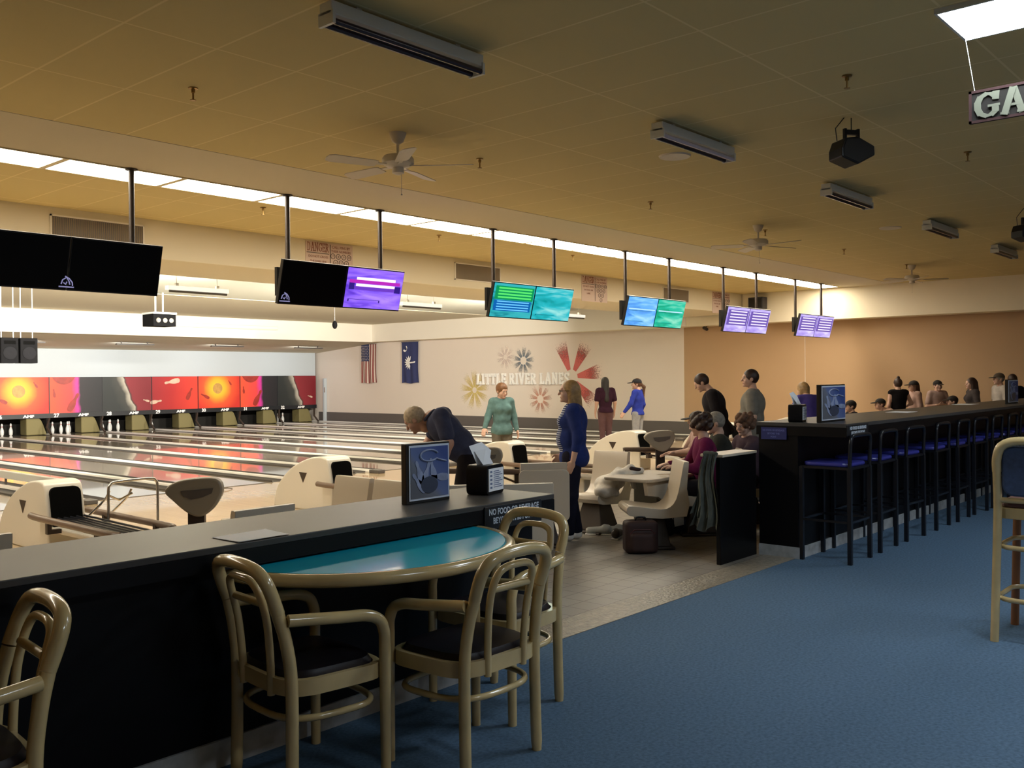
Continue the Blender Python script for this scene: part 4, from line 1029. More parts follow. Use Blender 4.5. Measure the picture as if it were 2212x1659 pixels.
# ================================================================== BALL RETURNS
def ball_return(xc, lab, first=[None]):
    if first[0] is None:
        t = thing('ball_return', lab, 'ball return', (xc-.07, 9.4, 0), group='white hooded ball returns')
        P = [(1.18, .045), (1.16, .18), (1.08, .33), (.96, .45), (.80, .56), (.60, .65), (.38, .715), (.20, .735), (.09, .725), (.03, .69), (-.02, .52), (-.05, .33), (-.05, .045)]
        P = [(p.x, p.y) for p in smoothpts([(a, b, 0) for a, b in P], 3)]
        MB().prism(P, -.185, .185, 'x').build('hood', M['hood'], t, smooth=True, bevel=.045, seg=4, sharp=50)
        o = MB().prism(rounded_poly(-.148, .148, .28, .675, .06), -.02, .03, 'y')
        o.v = [(x, y+(-.052+(z-.33)*.16), z) for x, y, z in o.v]
        o.build('opening', M['hollow'], t)  # black block paints the shade inside the opening; the hood is solid
        m = MB(); m.prism([(.45, .52), (.61, .52), (.53, .39)], -.189, -.184, 'x').build('triangle_emblem', M['darkbrown'], t)
        MB().box(-.16, .16, -1.6, -.02, .25, .30).box(-.08, .08, -1.3, -.9, .045, .25).build('rack_base', M['hood'], t, bevel=.015)
        for s in (-1, 1):
            MB().tube(smoothpts([(s*.27, .12, .41), (s*.28, -.1, .405), (s*.28, -.8, .40), (s*.28, -1.5, .395), (s*.24, -1.62, .39)], 4), .033, 12).build('side_rail', M['brown'], t, smooth=True)
            for yy in (-.3, -1.3): MB().box(min(s*.16, s*.28), max(s*.16, s*.28), yy, yy+.05, .27, .31).box(s*.27-.02, s*.27+.02, yy, yy+.05, .27, .4).build('rail_bracket', M['darkbrown'], t)
        m = MB()
        for xx in (-.17, -.09, -.03, .03, .09, .17): m.tube([(xx, .1, .38), (xx, -1.55, .355)], .012, 8)
        m.build('ball_track', M['steelblk'], t)
        first[0] = t; return t
    return dup(first[0], (xc-.07, 9.4, 0), 0, lab)
ball_return(4.1, 'white hooded ball return at the far left with long brown ball rails')
ball_return(7.5, 'white hooded ball return behind the low counter, left of the flyer stand')
ball_return(10.9, 'white hooded ball return behind the tan console in the middle')
ball_return(14.3, 'white hooded ball return right of the woman in striped shirt')
ball_return(17.7, 'white hooded ball return hidden behind the standing men')
ball_return(21.1, 'small looking white ball return hood showing over the tall bar')

# score consoles
def console(loc, rz, lab, rail=True):
    t = thing('score_console', lab, 'console', loc, rz, group='tan score consoles on posts')
    P = [(-.20, .045), (-.155, .10), (-.04, .13), (.145, .13), (.19, .05), (.155, -.04), (.10, -.105), (.03, -.135), (-.05, -.105), (-.145, -.02)]
    P = [(p.x, p.y+.88) for p in smoothpts([(a, b, 0) for a, b in P], 4, closed=True)]
    MB().prism(P, -.05, .06, 'y').build('head', M['pod'], t, smooth=True, bevel=.02, seg=3)
    MB().prism([(-.09, .93), (.13, .945), (.12, .91), (.06, .885), (-.02, .87), (-.07, .89)], -.056, -.045, 'y').build('panel', M['poddark'], t)
    MB().box(-.05, .06, -.02, .06, 0, .80).build('post', M['darkbrown'], t)
    MB().box(-.14, .14, -.12, .16, 0, .03).build('foot', M['darkbrown'], t)
    if rail:
        MB().tube(smoothpts([(-.44, .1, .765), (-.40, .1, .77), (0, .1, .765), (.5, .1, .755), (.75, .1, .75)], 4), .030, 10).build('rail', M['brown'], t, smooth=True)
        MB().box(.30, .37, .07, .13, 0, .73).build('post', M['darkbrown'], t)
        MB().tube([(-.2, .1, .74), (-.12, .1, .70), (-.03, .1, .68)], .012, 6).tube([(.12, .1, .74), (.2, .1, .70), (.3, .1, .66)], .012, 6).build('brace', M['brown'], t)
    return t
console((3.51, 6.07, 0), math.radians(-40), 'tan rounded score console on dark post behind the low counter at left', False)
console((6.83, 6.39, 0), math.radians(-52), 'tan rounded score console behind the napkin dispenser')
console((10.21, 6.49, 0), math.radians(-50), 'tan rounded score console left of the magenta shirt person')
console((13.6, 6.5, 0), math.radians(-50), 'tan rounded score console hidden behind the tall bar', True)

# chrome bowling ramp
t = thing('bowling_ramp', 'chrome tube bowling ramp frame standing beside the left ball return', 'bowling ramp', (4.48, 8.9, .045))
C_ = M['chrome']
P = smoothpts([(-.25, 0, 0), (-.25, 0, .3), (-.25, 0, .60), (-.23, 0, .66), (-.17, 0, .685), (.17, 0, .69), (.23, 0, .665), (.25, 0, .60), (.25, 0, .3), (.25, 0, 0)], 4)
MB().tube(P, .013, 10).build('front_frame', C_, t, smooth=True)
for s in (-1, 1):
    MB().tube(smoothpts([(s*.11-.12, .02, .60), (s*.11-.14, .10, .50), (s*.11-.15, .55, .25), (s*.11-.16, .95, .02)], 4), .011, 8).build('ramp_rail', C_, t, smooth=True)
MB().tube([(-.24, .02, .56), (-.12, .05, .5), (.0, .02, .56)], .011, 8).build('ball_cradle', C_, t, smooth=True)

# ================================================================== MOULDED SEATS AND TABLES
def mseat(lab, loc, rz, first=[None]):
    if first[0] is None:
        t = thing('moulded_chair', lab, 'chair', loc, rz, group='beige moulded bowlers seats')
        P = [(.30, .40), (.27, .44), (.16, .43), (-.04, .405), (-.13, .425), (-.19, .50), (-.23, .65), (-.265, .84), (-.285, .865), (-.315, .86), (-.32, .84), (-.30, .6), (-.295, .33), (.20, .33), (.29, .37)]
        P = [(p.x, p.y) for p in smoothpts([(a, b, 0) for a, b in P], 2, closed=True)]
        MB().prism(P, -.23, .23, 'x').build('seat_shell', M['beige'], t, smooth=True, bevel=.02, seg=3)
        m = MB().prism(rounded_poly(-.15, .15, 0, .30, .03), -.004, .004, 'y').xform(Matrix.Translation((0, -.218, .52)) @ Matrix.Rotation(math.radians(10), 4, 'X')); m.build('back_inset', M['beige'], t, bevel=.003)
        vs = [(x*a, y*b+.0, z) for z, a, b in ((.03, 1.35, 1.5), (.33, .8, .9)) for x, y in ((-.14, -.10), (.14, -.10), (.14, .12), (-.14, .12))]
        MB().add(vs, [(0, 1, 2, 3), (4, 5, 6, 7), (0, 1, 5, 4), (1, 2, 6, 5), (2, 3, 7, 6), (3, 0, 4, 7)]).build('pedestal', M['darkbrown'], t, bevel=.01)
        MB().box(-.20, .20, -.19, .24, 0, .03).build('foot', M['darkbrown'], t, bevel=.01)
        MB().lathe([(.001, -.006), (.012, -.006), (.012, 0)], (.234, .0, .36), 10, 'x').lathe([(.001, -.006), (.012, -.006), (.012, 0)], (.234, -.12, .36), 10, 'x').build('bolts', M['darkbrown'], t)
        first[0] = t; return t
    return dup(first[0], loc, rz, lab)
mseat('beige moulded seat facing left with a red brown backpack beneath it', (7.98, 5.17, 0), math.radians(45))
mseat('beige moulded seat with a white jacket on it, behind the striped shirt woman', (8.42, 6.17, 0), PI/2)
mseat('pair of beige seat backs behind the flyer stand, nearer seat', (4.88, 5.84, 0), PI/2)
mseat('pair of beige seat backs behind the flyer stand, farther seat', (4.88, 6.36, 0), PI/2)
bs = mseat('grey looking seat back the striped shirt woman rests her hand on', (7.33, 6.09, 0), math.radians(-42))
MB().prism(rounded_poly(-.25, .25, .29, .80, .06), -.345, -.32, 'y').build('back_panel', M['beige'], bs, bevel=.008)
mseat('grey looking seat back behind the end of the low counter, left one of two', (5.47, 5.40, 0), math.radians(-38))
mseat('grey looking seat back behind the end of the low counter, right one of two', (5.82, 5.07, 0), math.radians(-38))
mseat('grey looking seat back rising over the low counter right of the tan console', (3.57, 5.62, 0), 0)
mseat('grey looking seat back at the left edge over the low counter', (1.86, 5.86, 0), 0)
mseat('beige moulded seat under the person in the magenta shirt', (8.97, 5.20, 0), math.radians(43))
mseat('beige moulded seat under the person in the black and white cap', (10.36, 6.05, 0), math.radians(46))
mseat('beige moulded seat of the man in the dark jacket', (9.58, 5.36, 0), math.radians(37))
mseat('beige moulded seat of the curly haired person', (9.98, 5.20, 0), math.radians(60))

def mtable(lab, x0, x1, y0, y1, h):
    t = thing('moulded_table', lab, 'table', ((x0+x1)/2, (y0+y1)/2, 0)); a, b = (x1-x0)/2, (y1-y0)/2
    MB().prism(rounded_poly(-a, a, -b, b, .07), h-.035, h, 'z').build('table_top', M['beige'], t, bevel=.012)
    MB().prism([(-a+.03, h-.035), (a-.03, h-.035), (a-.05, .10), (.12, .10), (-.02, h-.30), (-.2, h-.20), (-a+.06, h-.17)], -b+.06, -b+.10, 'y').build('skirt_panel', M['beige'], t)
    MB().box(-.05, a-.08, -.12, b-.12, 0, h-.035).build('pedestal', M['beige2'], t, bevel=.02)
    return t
mtable('beige moulded table between the two visible bowlers seats', 8.08, 9.0, 5.26, 5.86, .65)
mtable('beige moulded table behind the bench and counter at left centre', 4.0, 4.5, 5.6, 6.6, .62)

# ================================================================== IMPLICIT SURFACES: bodies, clothes, bags
def _unit(v): v = np.array(v, float); return v/(np.linalg.norm(v)+1e-9)
class Sdf:
    def __init__(s, k=.03): s.p = []; s.cuts = []; s.k = k
    def cap(s, a, b, ra, rb=None, k=None): s.p.append(('c', np.array(a, float), np.array(b, float), ra, ra if rb is None else rb, s.k if k is None else k)); return s
    def ell(s, c, r, R=None, k=None): s.p.append(('e', np.array(c, float), np.array(r, float), np.eye(3) if R is None else R, 0, s.k if k is None else k)); return s
    def box(s, c, r, rad, R=None, k=None): s.p.append(('b', np.array(c, float), np.array(r, float), np.eye(3) if R is None else R, rad, s.k if k is None else k)); return s
    def plane(s, p, n): s.cuts.append(('p', np.array(p, float), _unit(n))); return s        # removes the side n points to
    def sub(s, c, r, R=None): s.cuts.append(('e', np.array(c, float), np.array(r, float), np.eye(3) if R is None else R)); return s
    def bounds(s, pad=.03):
        lo = np.full(3, 1e9); hi = -lo
        for q in s.p:
            if q[0] == 'c':
                r = max(q[3], q[4]); pts = [q[1]-r, q[1]+r, q[2]-r, q[2]+r]
            else:
                r = max(q[2])+q[4]*(q[0] == 'b'); pts = [q[1]-r, q[1]+r] if q[0] == 'e' else [q[1]-np.linalg.norm(q[2])-q[4], q[1]+np.linalg.norm(q[2])+q[4]]
            for a in pts: lo = np.minimum(lo, a); hi = np.maximum(hi, a)
        return lo-pad, hi+pad
    def __call__(s, P):
        d = None
        for q in s.p:
            if q[0] == 'c':
                ab = q[2]-q[1]; L = ab@ab+1e-12; t = np.clip((P-q[1])@ab/L, 0, 1)
                e = np.linalg.norm(P-q[1]-t[:, None]*ab, axis=1)-(q[3]+t*(q[4]-q[3]))
            elif q[0] == 'e':
                l = (P-q[1])@q[3]; k0 = np.linalg.norm(l/q[2], axis=1); k1 = np.linalg.norm(l/q[2]**2, axis=1)+1e-9; e = k0*(k0-1)/k1
            else:
                l = np.abs((P-q[1])@q[3])-q[2]; e = np.linalg.norm(np.maximum(l, 0), axis=1)+np.minimum(l.max(1), 0)-q[4]
            if d is None: d = e
            else:
                k = q[5]
                if k <= 0: d = np.minimum(d, e)
                else:
                    h = np.clip(.5+.5*(d-e)/k, 0, 1); d = d*(1-h)+e*h-k*h*(1-h)
        for c in s.cuts:
            if c[0] == 'p': d = np.maximum(d, (P-c[1])@c[2])
            else:
                l = (P-c[1])@c[3]; k0 = np.linalg.norm(l/c[2], axis=1); k1 = np.linalg.norm(l/c[2]**2, axis=1)+1e-9
                d = np.maximum(d, -(k0*(k0-1)/k1))
        return d
def nets(f, h, lo=None, hi=None):
    if lo is None: lo, hi = f.bounds()
    n = np.ceil((hi-lo)/h).astype(int)+1
    ax = [lo[i]+h*np.arange(n[i]) for i in range(3)]
    G = np.stack(np.meshgrid(*ax, indexing='ij'), -1).reshape(-1, 3)
    V = f(G).reshape(n); ins = V < 0
    c = np.zeros(n-1, int)
    for dx in (0, 1):
        for dy in (0, 1):
            for dz in (0, 1): c += ins[dx:n[0]-1+dx, dy:n[1]-1+dy, dz:n[2]-1+dz]
    act = (c > 0) & (c < 8); idx = -np.ones(n-1, int); ci = np.argwhere(act); idx[act] = np.arange(len(ci))
    acc = np.zeros((len(ci), 3)); cnt = np.zeros(len(ci))
    for axi in range(3):
        o = [(a, b) for a in (0, 1) for b in (0, 1)]
        for a, b in o:
            off = np.zeros(3, int); oth = [i for i in range(3) if i != axi]; off[oth[0]] = a; off[oth[1]] = b
            A_ = ci+off; B_ = A_.copy(); B_[:, axi] += 1
            va = V[tuple(A_.T)]; vb = V[tuple(B_.T)]; m = (va < 0) != (vb < 0)
            t = va/(va-vb+1e-12); pos = A_.astype(float); pos[:, axi] += t
            acc[m] += pos[m]; cnt[m] += 1
    verts = lo+h*(acc/np.maximum(cnt, 1)[:, None])
    faces = []
    for axi in range(3):
        oth = [i for i in range(3) if i != axi]
        sl0 = [slice(1, n[i]-1) for i in range(3)]; sl0[axi] = slice(0, n[axi]-1); sl1 = list(sl0); sl1[axi] = slice(1, n[axi])
        a = ins[tuple(sl0)]; b = ins[tuple(sl1)]; e = np.argwhere(a != b)
        if not len(e): continue
        base = e.copy()
        for i in oth: base[:, i] += 1
        flip = a[tuple(e.T)]
        q = []
        for da, db in ((0, 0), (-1, 0), (-1, -1), (0, -1)):
            z = base.copy(); z[:, oth[0]] += da; z[:, oth[1]] += db; q.append(idx[tuple(z.T)])
        q = np.stack(q, 1)
        if axi == 1: flip = ~flip
        q[flip] = q[flip][:, ::-1]
        faces.append(q)
    return verts, np.concatenate(faces)
def sdf_part(name, parts, mats, parent):
    """parts: list of (sdf, res, material index) joined into one mesh"""
    vs = []; fs = []; mi = []; o = 0
    for f, h, k in parts:
        v, q = nets(f, h); vs.append(v); fs.append(q+o); mi += [k]*len(q); o += len(v)
    v = np.concatenate(vs); q = np.concatenate(fs)
    me = bpy.data.meshes.new(name); me.from_pydata(v.tolist(), [], q.tolist())
    for m in (mats if isinstance(mats, (list, tuple)) else [mats]): me.materials.append(m)
    me.polygons.foreach_set('material_index', mi); me.polygons.foreach_set('use_smooth', [True]*len(q))
    bm = bmesh.new(); bm.from_mesh(me); bmesh.ops.recalc_face_normals(bm, faces=bm.faces); bm.to_mesh(me); bm.free()
    ob = bpy.data.objects.new(name, me); COL.objects.link(ob); ob.parent = parent
    return ob

DEF = dict(pelvis=(0, 0, .94), neck=(0, -.01, 1.44), head=(0, .025, 1.585), hipR=(.09, 0, .89), hipL=(-.09, 0, .89), kneeR=(.10, .015, .49), kneeL=(-.10, .015, .49),
           ankR=(.105, -.03, .085), ankL=(-.105, -.03, .085), toeR=(.12, .13, .04), toeL=(-.12, .13, .04), shR=(.175, -.01, 1.385), shL=(-.175, -.01, 1.385),
           elR=(.225, -.03, 1.11), elL=(-.225, -.03, 1.11), wrR=(.235, .05, .88), wrL=(-.235, .05, .88), hdR=(0, .15, -1), hdL=(0, .15, -1))
def hand_sdf(wr, d, side, curl=.35, palm=None):
    """side=+1 right, -1 left; d direction of the hand; palm normal towards the body"""
    d = _unit(d); n = _unit(palm if palm is not None else (-side, 0, 0)); n = _unit(n-d*(n@d)); lat = np.cross(d, n)
    fw = 1 if (lat@np.array([0, 1, .2])) >= 0 else -1
    lat = lat*fw                                     # points to the thumb side
    wr = np.array(wr, float); S = Sdf(.012)
    R = np.stack([lat, n, d], 1)
    S.ell(wr+d*.048, (.040, .017, .052), R); S.cap(wr-d*.03, wr+d*.02, .024, .022)
    for i, (o, L1) in enumerate(((.029, .036), (.010, .040), (-.009, .038), (-.027, .030))):
        a = wr+d*.088+lat*o; d1 = _unit(d*math.cos(curl)+n*math.sin(curl)); d2 = _unit(d*math.cos(curl*2.4)+n*math.sin(curl*2.4))
        b = a+d1*L1; c = b+d2*L1*.75; S.cap(a-d*.01, b, .0095, .0088, k=.004); S.cap(b, c, .0088, .007, k=.003)
    a = wr+d*.03+lat*.030; b = a+_unit(d*.7+lat*.7+n*.25)*.036; c = b+_unit(d*.95+lat*.2+n*.35)*.030
    S.cap(a, b, .013, .0105, k=.008); S.cap(b, c, .0105, .0085, k=.003)
    return S
def rotm(yaw, pitch, roll=0):
    """head rotation: yaw left(+), pitch down(-)"""
    return np.array((Matrix.Rotation(yaw, 3, 'Z') @ Matrix.Rotation(pitch, 3, 'X') @ Matrix.Rotation(roll, 3, 'Y')))
HAIR = dict(blond=mat('hair_blond', (.36, .22, .09), .5, vary=.3, vscale=30), grey=mat('hair_grey_blond', (.40, .31, .21), .6, vary=.25, vscale=40), auburn=mat('hair_auburn', (.17, .075, .03), .55, vary=.3, vscale=40),
            brown=mat('hair_dark_brown', (.035, .015, .010), .5, vary=.3, vscale=30), black=mat('hair_black', (.012, .010, .010), .5), curly=mat('hair_brown', (.10, .045, .022), .7, vary=.4, vscale=50), silver=mat('hair_silver', (.22, .20, .17), .7, vary=.3, vscale=40))
def fabric(name, c, vary=.12): return mat(name, c, .9, spec=.15, vary=vary, vscale=14, bump=.25, bscale=30)
def person(label, loc, yaw, H=1.68, J=None, build=1.0, female=False, shirt=None, sleeve='long', hem=.10, pants=None, shoes=None, hair='brown', style='short', head=(0, 0), skin=None, res=.012,
           cap=None, legs=True, hands=True, extra=None, glasses=False, collar=False, cuffs=True):
    j = {k: np.array(v, float) for k, v in DEF.items()}
    for k, v in (J or {}).items(): j[k] = np.array(v, float)
    sc = H/1.70; b = build; sk = skin or M['skin']
    for k in j:
        if k not in ('hdR', 'hdL'): j[k] = j[k]*sc
    t = thing('person', label, 'person', loc, yaw)
    up = _unit(j['neck']-j['pelvis']); lat = _unit(j['shR']-j['shL']); fr = _unit(np.cross(up, lat)); lat = np.cross(fr, up); RT = np.stack([lat, fr, up], 1)
    LP = _unit(j['hipR']-j['hipL']); RP = np.stack([LP, np.cross([0, 0, 1.], LP), [0, 0, 1.]], 1)
    pv, nk = j['pelvis'], j['neck']; L = np.linalg.norm(nk-pv)
    Rh = rotm(*head); hc = j['head']
    def torso(S, g, inf=0):
        S.ell(pv+np.array([0, 0, -.02])*sc, (.158*b+g, .112*b+g, .12+g), RP)
        S.ell(pv+up*L*.30+fr*.008, (.138*b+g, .108*b+g, .15+g), RT)
        S.ell(pv+up*L*.66, (.158*b+g, .112*b+g, .18+g), RT)
        S.cap(j['shL']*.85+nk*.15, j['shR']*.85+nk*.15, .058+g, .058+g)
        if b > 1.1: S.ell(pv+up*L*.28+fr*.055, (.13*b+g, .10*b+g, .15+g), RT)
        if female:
            for s in (-1, 1): S.ell(pv+up*L*.64+fr*(.085*b)+lat*s*.065, (.062+g, .058+g, .062+g), RT)
    ab = b**.6
    A = Sdf(.035); torso(A, 0)
    if legs:
        for s in 'RL':
            A.cap(j['hip'+s], j['knee'+s], .086*ab, .054*ab); A.cap(j['knee'+s], j['ank'+s], .052*ab, .034*ab); A.cap(j['ank'+s], j['toe'+s], .034, .026)
    for s in 'RL':
        A.cap(j['sh'+s], j['el'+s], .048*ab, .038*ab); A.cap(j['el'+s], j['wr'+s], .038*ab, .025*ab)
    nb = hc+Rh@np.array([0, -.02, -.06]); A.cap(nk, nb, .054, .050)
    parts = [(A, res, 0)]
    Hd = Sdf(.014)
    def hp(*v): return hc+Rh@np.array(v, float)
    Hd.ell(hp(0, 0, .012), (.076, .096, .106), Rh); Hd.ell(hp(0, .032, -.052), (.056, .062, .062), Rh); Hd.cap(hp(0, -.015, -.04), hp(0, -.025, -.12), .050, .050)
    Hd.cap(hp(0, .094, .012), hp(0, .113, -.024), .009, .013, k=.012); Hd.cap(hp(-.035, .083, .032), hp(.035, .083, .032), .012, .012, k=.015)
    Hd.cap(hp(-.02, .084, -.056), hp(.02, .084, -.056), .010, .010, k=.010); Hd.ell(hp(0, .082, -.092), (.024, .018, .016), Rh, k=.015)
    for s in (-1, 1):
        Hd.ell(hp(s*.078, -.004, -.006), (.010, .020, .030), Rh, k=.006); Hd.ell(hp(s*.045, .062, -.03), (.024, .024, .028), Rh, k=.02)
    hres = .007 if res < .013 else .009
    parts.append((Hd, hres, 0))
    for s in (-1, 1):
        E_ = Sdf(0); E_.ell(hp(s*.031, .086, .010), (.013, .010, .008), Rh); parts.append((E_, .004, 1))
        E_ = Sdf(0); E_.ell(hp(s*.031, .093, .010), (.0065, .0055, .0065), Rh); parts.append((E_, .003, 2))
    E_ = Sdf(0); E_.ell(hp(0, .092, -.056), (.024, .008, .008), Rh); parts.append((E_, .004, 3))
    if hands:
        for s, q in (('R', 1), ('L', -1)): parts.append((hand_sdf(j['wr'+s], j['hd'+s], q, palm=(J or {}).get('pn'+s), curl=(J or {}).get('curl', .35) if not hasattr((J or {}).get('curl', .35), '__len__') else .35), .0055 if res < .013 else .008, 0))
    sdf_part('body', parts, [sk, M['eye'], M['iris'], M['lip']], t)
    # clothes
    S = Sdf(.035); torso(S, .014)
    for s in 'RL':
        e, w_ = j['el'+s], j['wr'+s]
        if sleeve == 'long': S.cap(j['sh'+s], e, .062*ab, .054*ab); S.cap(e, w_-(w_-e)*.04, .054*ab, .040*ab)
        elif sleeve == 'three': S.cap(j['sh'+s], e, .060*ab, .050*ab); S.cap(e, e+(w_-e)*.5, .050*ab, .043*ab)
        elif sleeve == 'short': S.cap(j['sh'+s], j['sh'+s]+(e-j['sh'+s])*.72, .066*ab, .066*ab)
    if sleeve == 'none': S.cap(j['shR'], j['shL'], .05, .05)
    if hem > .05: S.ell(pv-up*.07, (.160*b+.024, .118*b+.024, .13), RP)
    S.plane(pv-up*hem, -up); S.sub(nk+up*.045+fr*.02, (.078, .078, .055), RT)
    if sleeve == 'short':
        for s in 'RL': S.plane(j['sh'+s]+(j['el'+s]-j['sh'+s])*.74, (0, 0, 0)) if False else None
    sdf_part('shirt', [(S, res, 0)], shirt, t)
    if collar:
        MB().tube([tuple(nk+up*.012+fr*.012+(lat*math.cos(a)+fr*math.sin(a))*.070) for a in [2*PI*k/20 for k in range(20)]], .016, 8, closed=True).build('collar', shirt, t, smooth=True)
    if legs and pants:
        P_ = Sdf(.03); P_.ell(pv+np.array([0, 0, -.03]), (.158*b+.006, .112*b+.006, .13), RP)
        for s in 'RL':
            P_.cap(j['hip'+s], j['knee'+s], .100*ab, .070*ab); P_.cap(j['knee'+s], j['ank'+s]+(j['knee'+s]-j['ank'+s])*.04, .068*ab, .055*ab)
        P_.plane(pv+np.array([0, 0, .075]), (0, 0, 1))
        sdf_part('trousers', [(P_, res, 0)], pants, t)
        for s in 'RL':
            F = Sdf(.02); a, c = j['ank'+s], j['toe'+s]; F.cap(a+np.array([0, -.01, -.035]), c+np.array([0, .03, -.003]), .044, .040); F.cap(a+np.array([0, 0, -.02]), a+np.array([0, .0, .01]), .044, .042)
            F.plane((0, 0, (a[2]-.085*sc)+.004), (0, 0, -1)); sdf_part('shoe', [(F, .008, 0)], shoes or M['plasticblk'], t)
    # hair
    hm = HAIR[hair]; Q = Sdf(.02)
    Q.ell(hp(0, -.014, .026), (.087, .104, .106) if style != 'long' else (.084, .102, .103), Rh)
    if style == 'short':
        Q.sub(hp(0, .118, -.040), (.078, .075, .105), Rh); Q.plane(hp(0, 0, -.058), Rh@np.array([0, .75, -1]))
        for s in (-1, 1): Q.sub(hp(s*.095, .004, -.022), (.034, .030, .036), Rh)
    elif style == 'curly':
        for k in range(26):
            a = k*2.4; z = -.05+.16*((k*7) % 26)/26; r = math.sqrt(max(.1, 1-(z/.13)**2)); Q.ell(hp(.088*r*math.cos(a), -.02+.10*r*math.sin(a), .02+z), (.038, .038, .038), k=.01)
        Q.sub(hp(0, .125, -.04), (.085, .085, .10), Rh)
    elif style == 'bob':
        Q.ell(hp(0, -.02, .05), (.092, .105, .085), Rh); Q.sub(hp(0, .115, -.045), (.075, .085, .095), Rh); Q.plane(hp(0, 0, -.075), Rh@np.array([0, .5, -1]))
    else:
        ln = {'long': .26, 'xlong': .40, 'tail': .0, 'bun': 0}[style]
        if ln:
            dn = np.array([0, 0, -1.])
            a = hp(0, -.055, .0); Q.cap(a, a+_unit(dn*1.0+(-fr)*.16)*ln, .066 if style == 'long' else .078, .046 if style == 'long' else .062)
            for s in (-1, 1):
                a = hp(s*.058, -.012, -.01); Q.cap(a, a+dn*ln*.72, .034, .030)
        if style == 'tail': Q.cap(hp(0, -.10, .0), hp(0, -.16, -.06), .03, .035); Q.cap(hp(0, -.16, -.06), hp(0, -.15, -.28), .036, .02)
        if style == 'bun': Q.ell(hp(0, -.03, .145), (.034, .034, .028)); Q.plane(hp(0, 0, -.06), Rh@np.array([0, .6, -1]))
        Q.sub(hp(0, .112, -.05), (.066, .085, .115), Rh)
    sdf_part('hair', [(Q, hres, 0)], hm, t)
    if cap:
        K = Sdf(.01); K.ell(hp(0, -.008, .04), (.094, .110, .088), Rh); K.plane(hp(0, 0, .028), Rh@np.array([0, .12, -1]))
        K2 = Sdf(.01); K2.ell(hp(0, .135, .032), (.070, .075, .012), Rh@np.array(Matrix.Rotation(-.12, 3, 'X')))
        sdf_part('cap', [(K, hres, 0), (K2, .007, 0)], cap, t)
    if glasses:
        m = MB()
        for s in (-1, 1):
            m.tube([tuple(hp(s*.033+.023*math.cos(a), .104, .008+.017*math.sin(a))) for a in [2*PI*k/14 for k in range(14)]], .0025, 6, closed=True)
            m.tube([tuple(hp(s*.056, .102, .012)), tuple(hp(s*.082, .06, .012)), tuple(hp(s*.084, -.005, .01))], .0025, 6)
        m.tube([tuple(hp(-.01, .105, .012)), tuple(hp(.01, .105, .012))], .0025, 6); m.build('glasses', M['iris'], t)
    if extra: extra(t, j, dict(up=up, lat=lat, fr=fr, pv=pv, nk=nk, RT=RT, torso=torso, L=L, hp=hp, Rh=Rh, sc=sc))
    return t
def facing(dx, dy): return math.atan2(-dx, dy)
FB = dict(polo=fabric('polo_slate', (.045, .05, .09)), teal=fabric('sweater_teal', (.11, .20, .20), .2), blue=fabric('cardigan_blue', (.02, .035, .15)), maroon=fabric('top_maroon', (.035, .012, .025)), hoodie=fabric('hoodie_blue', (.03, .05, .36)),
          char=fabric('shirt_charcoal', (.018, .015, .018)), greysh=fabric('shirt_grey', (.20, .19, .165)), mag=fabric('shirt_magenta', (.13, .012, .06)), dkgreen=fabric('jacket_olive', (.03, .03, .024)), plum=fabric('shirt_plum', (.07, .045, .06)),
          violet=fabric('shirt_violet', (.08, .06, .28)), blk=fabric('top_black', (.008, .007, .008)), palep=fabric('shirt_pale_pink', (.42, .28, .24)), palew=fabric('tee_pale', (.38, .27, .24)), grey2=fabric('shirt_slate', (.06, .05, .05)), white=fabric('tee_white', (.46, .42, .38)),
          khaki=fabric('trousers_khaki', (.16, .14, .11)), navy=fabric('trousers_navy', (.010, .010, .022)), dark=fabric('trousers_dark', (.014, .011, .013)), mauve=fabric('trousers_mauve', (.12, .065, .07)), jean=fabric('jeans_pale', (.30, .31, .34)), jeand=fabric('jeans_grey', (.05, .055, .065)))
SHW = mat('shoe_white', (.72, .70, .68), .5)

# man bending over
Jb = dict(pelvis=(0, -.06, .93), neck=(.0, .29, 1.26), head=(.0, .435, 1.225), shR=(.18, .20, 1.26), shL=(-.19, .17, 1.265), elR=(.18, .34, 1.02), elL=(-.25, .10, 1.03), wrR=(.10, .48, .86), wrL=(-.25, .15, .82), hdR=(0, .5, -.9), hdL=(0, .15, -1),
          hipR=(.09, -.06, .88), hipL=(-.09, -.06, .88), kneeR=(.11, .03, .48), kneeL=(-.11, .03, .48))
person('grey blond man in a dark slate polo shirt bending forward behind the counter', (6.40, 6.24, 0), facing(-.60, .80), 1.82, Jb, build=1.20, shirt=FB['polo'], sleeve='short', hem=.04, pants=FB['dark'], hair='grey', head=(0, -.7), skin=M['skin2'], collar=True, res=.012)
# woman in teal
Jt = dict(elR=(.265, .02, 1.13), wrR=(.36, .12, .93), elL=(-.235, -.02, 1.12), wrL=(-.27, .05, .88), hdR=(.4, .5, -.8), hdL=(-.2, .3, -1), pnR=(0, 0, -1))
person('short haired woman in a teal sweater walking with her arms out', (11.53, 10.37, .045), facing(-.50, -.86), 1.545, Jt, build=1.0, female=True, shirt=FB['teal'], sleeve='long', hem=.13, pants=FB['khaki'], shoes=SHW, hair='auburn', style='bob', head=(.30, -.25))
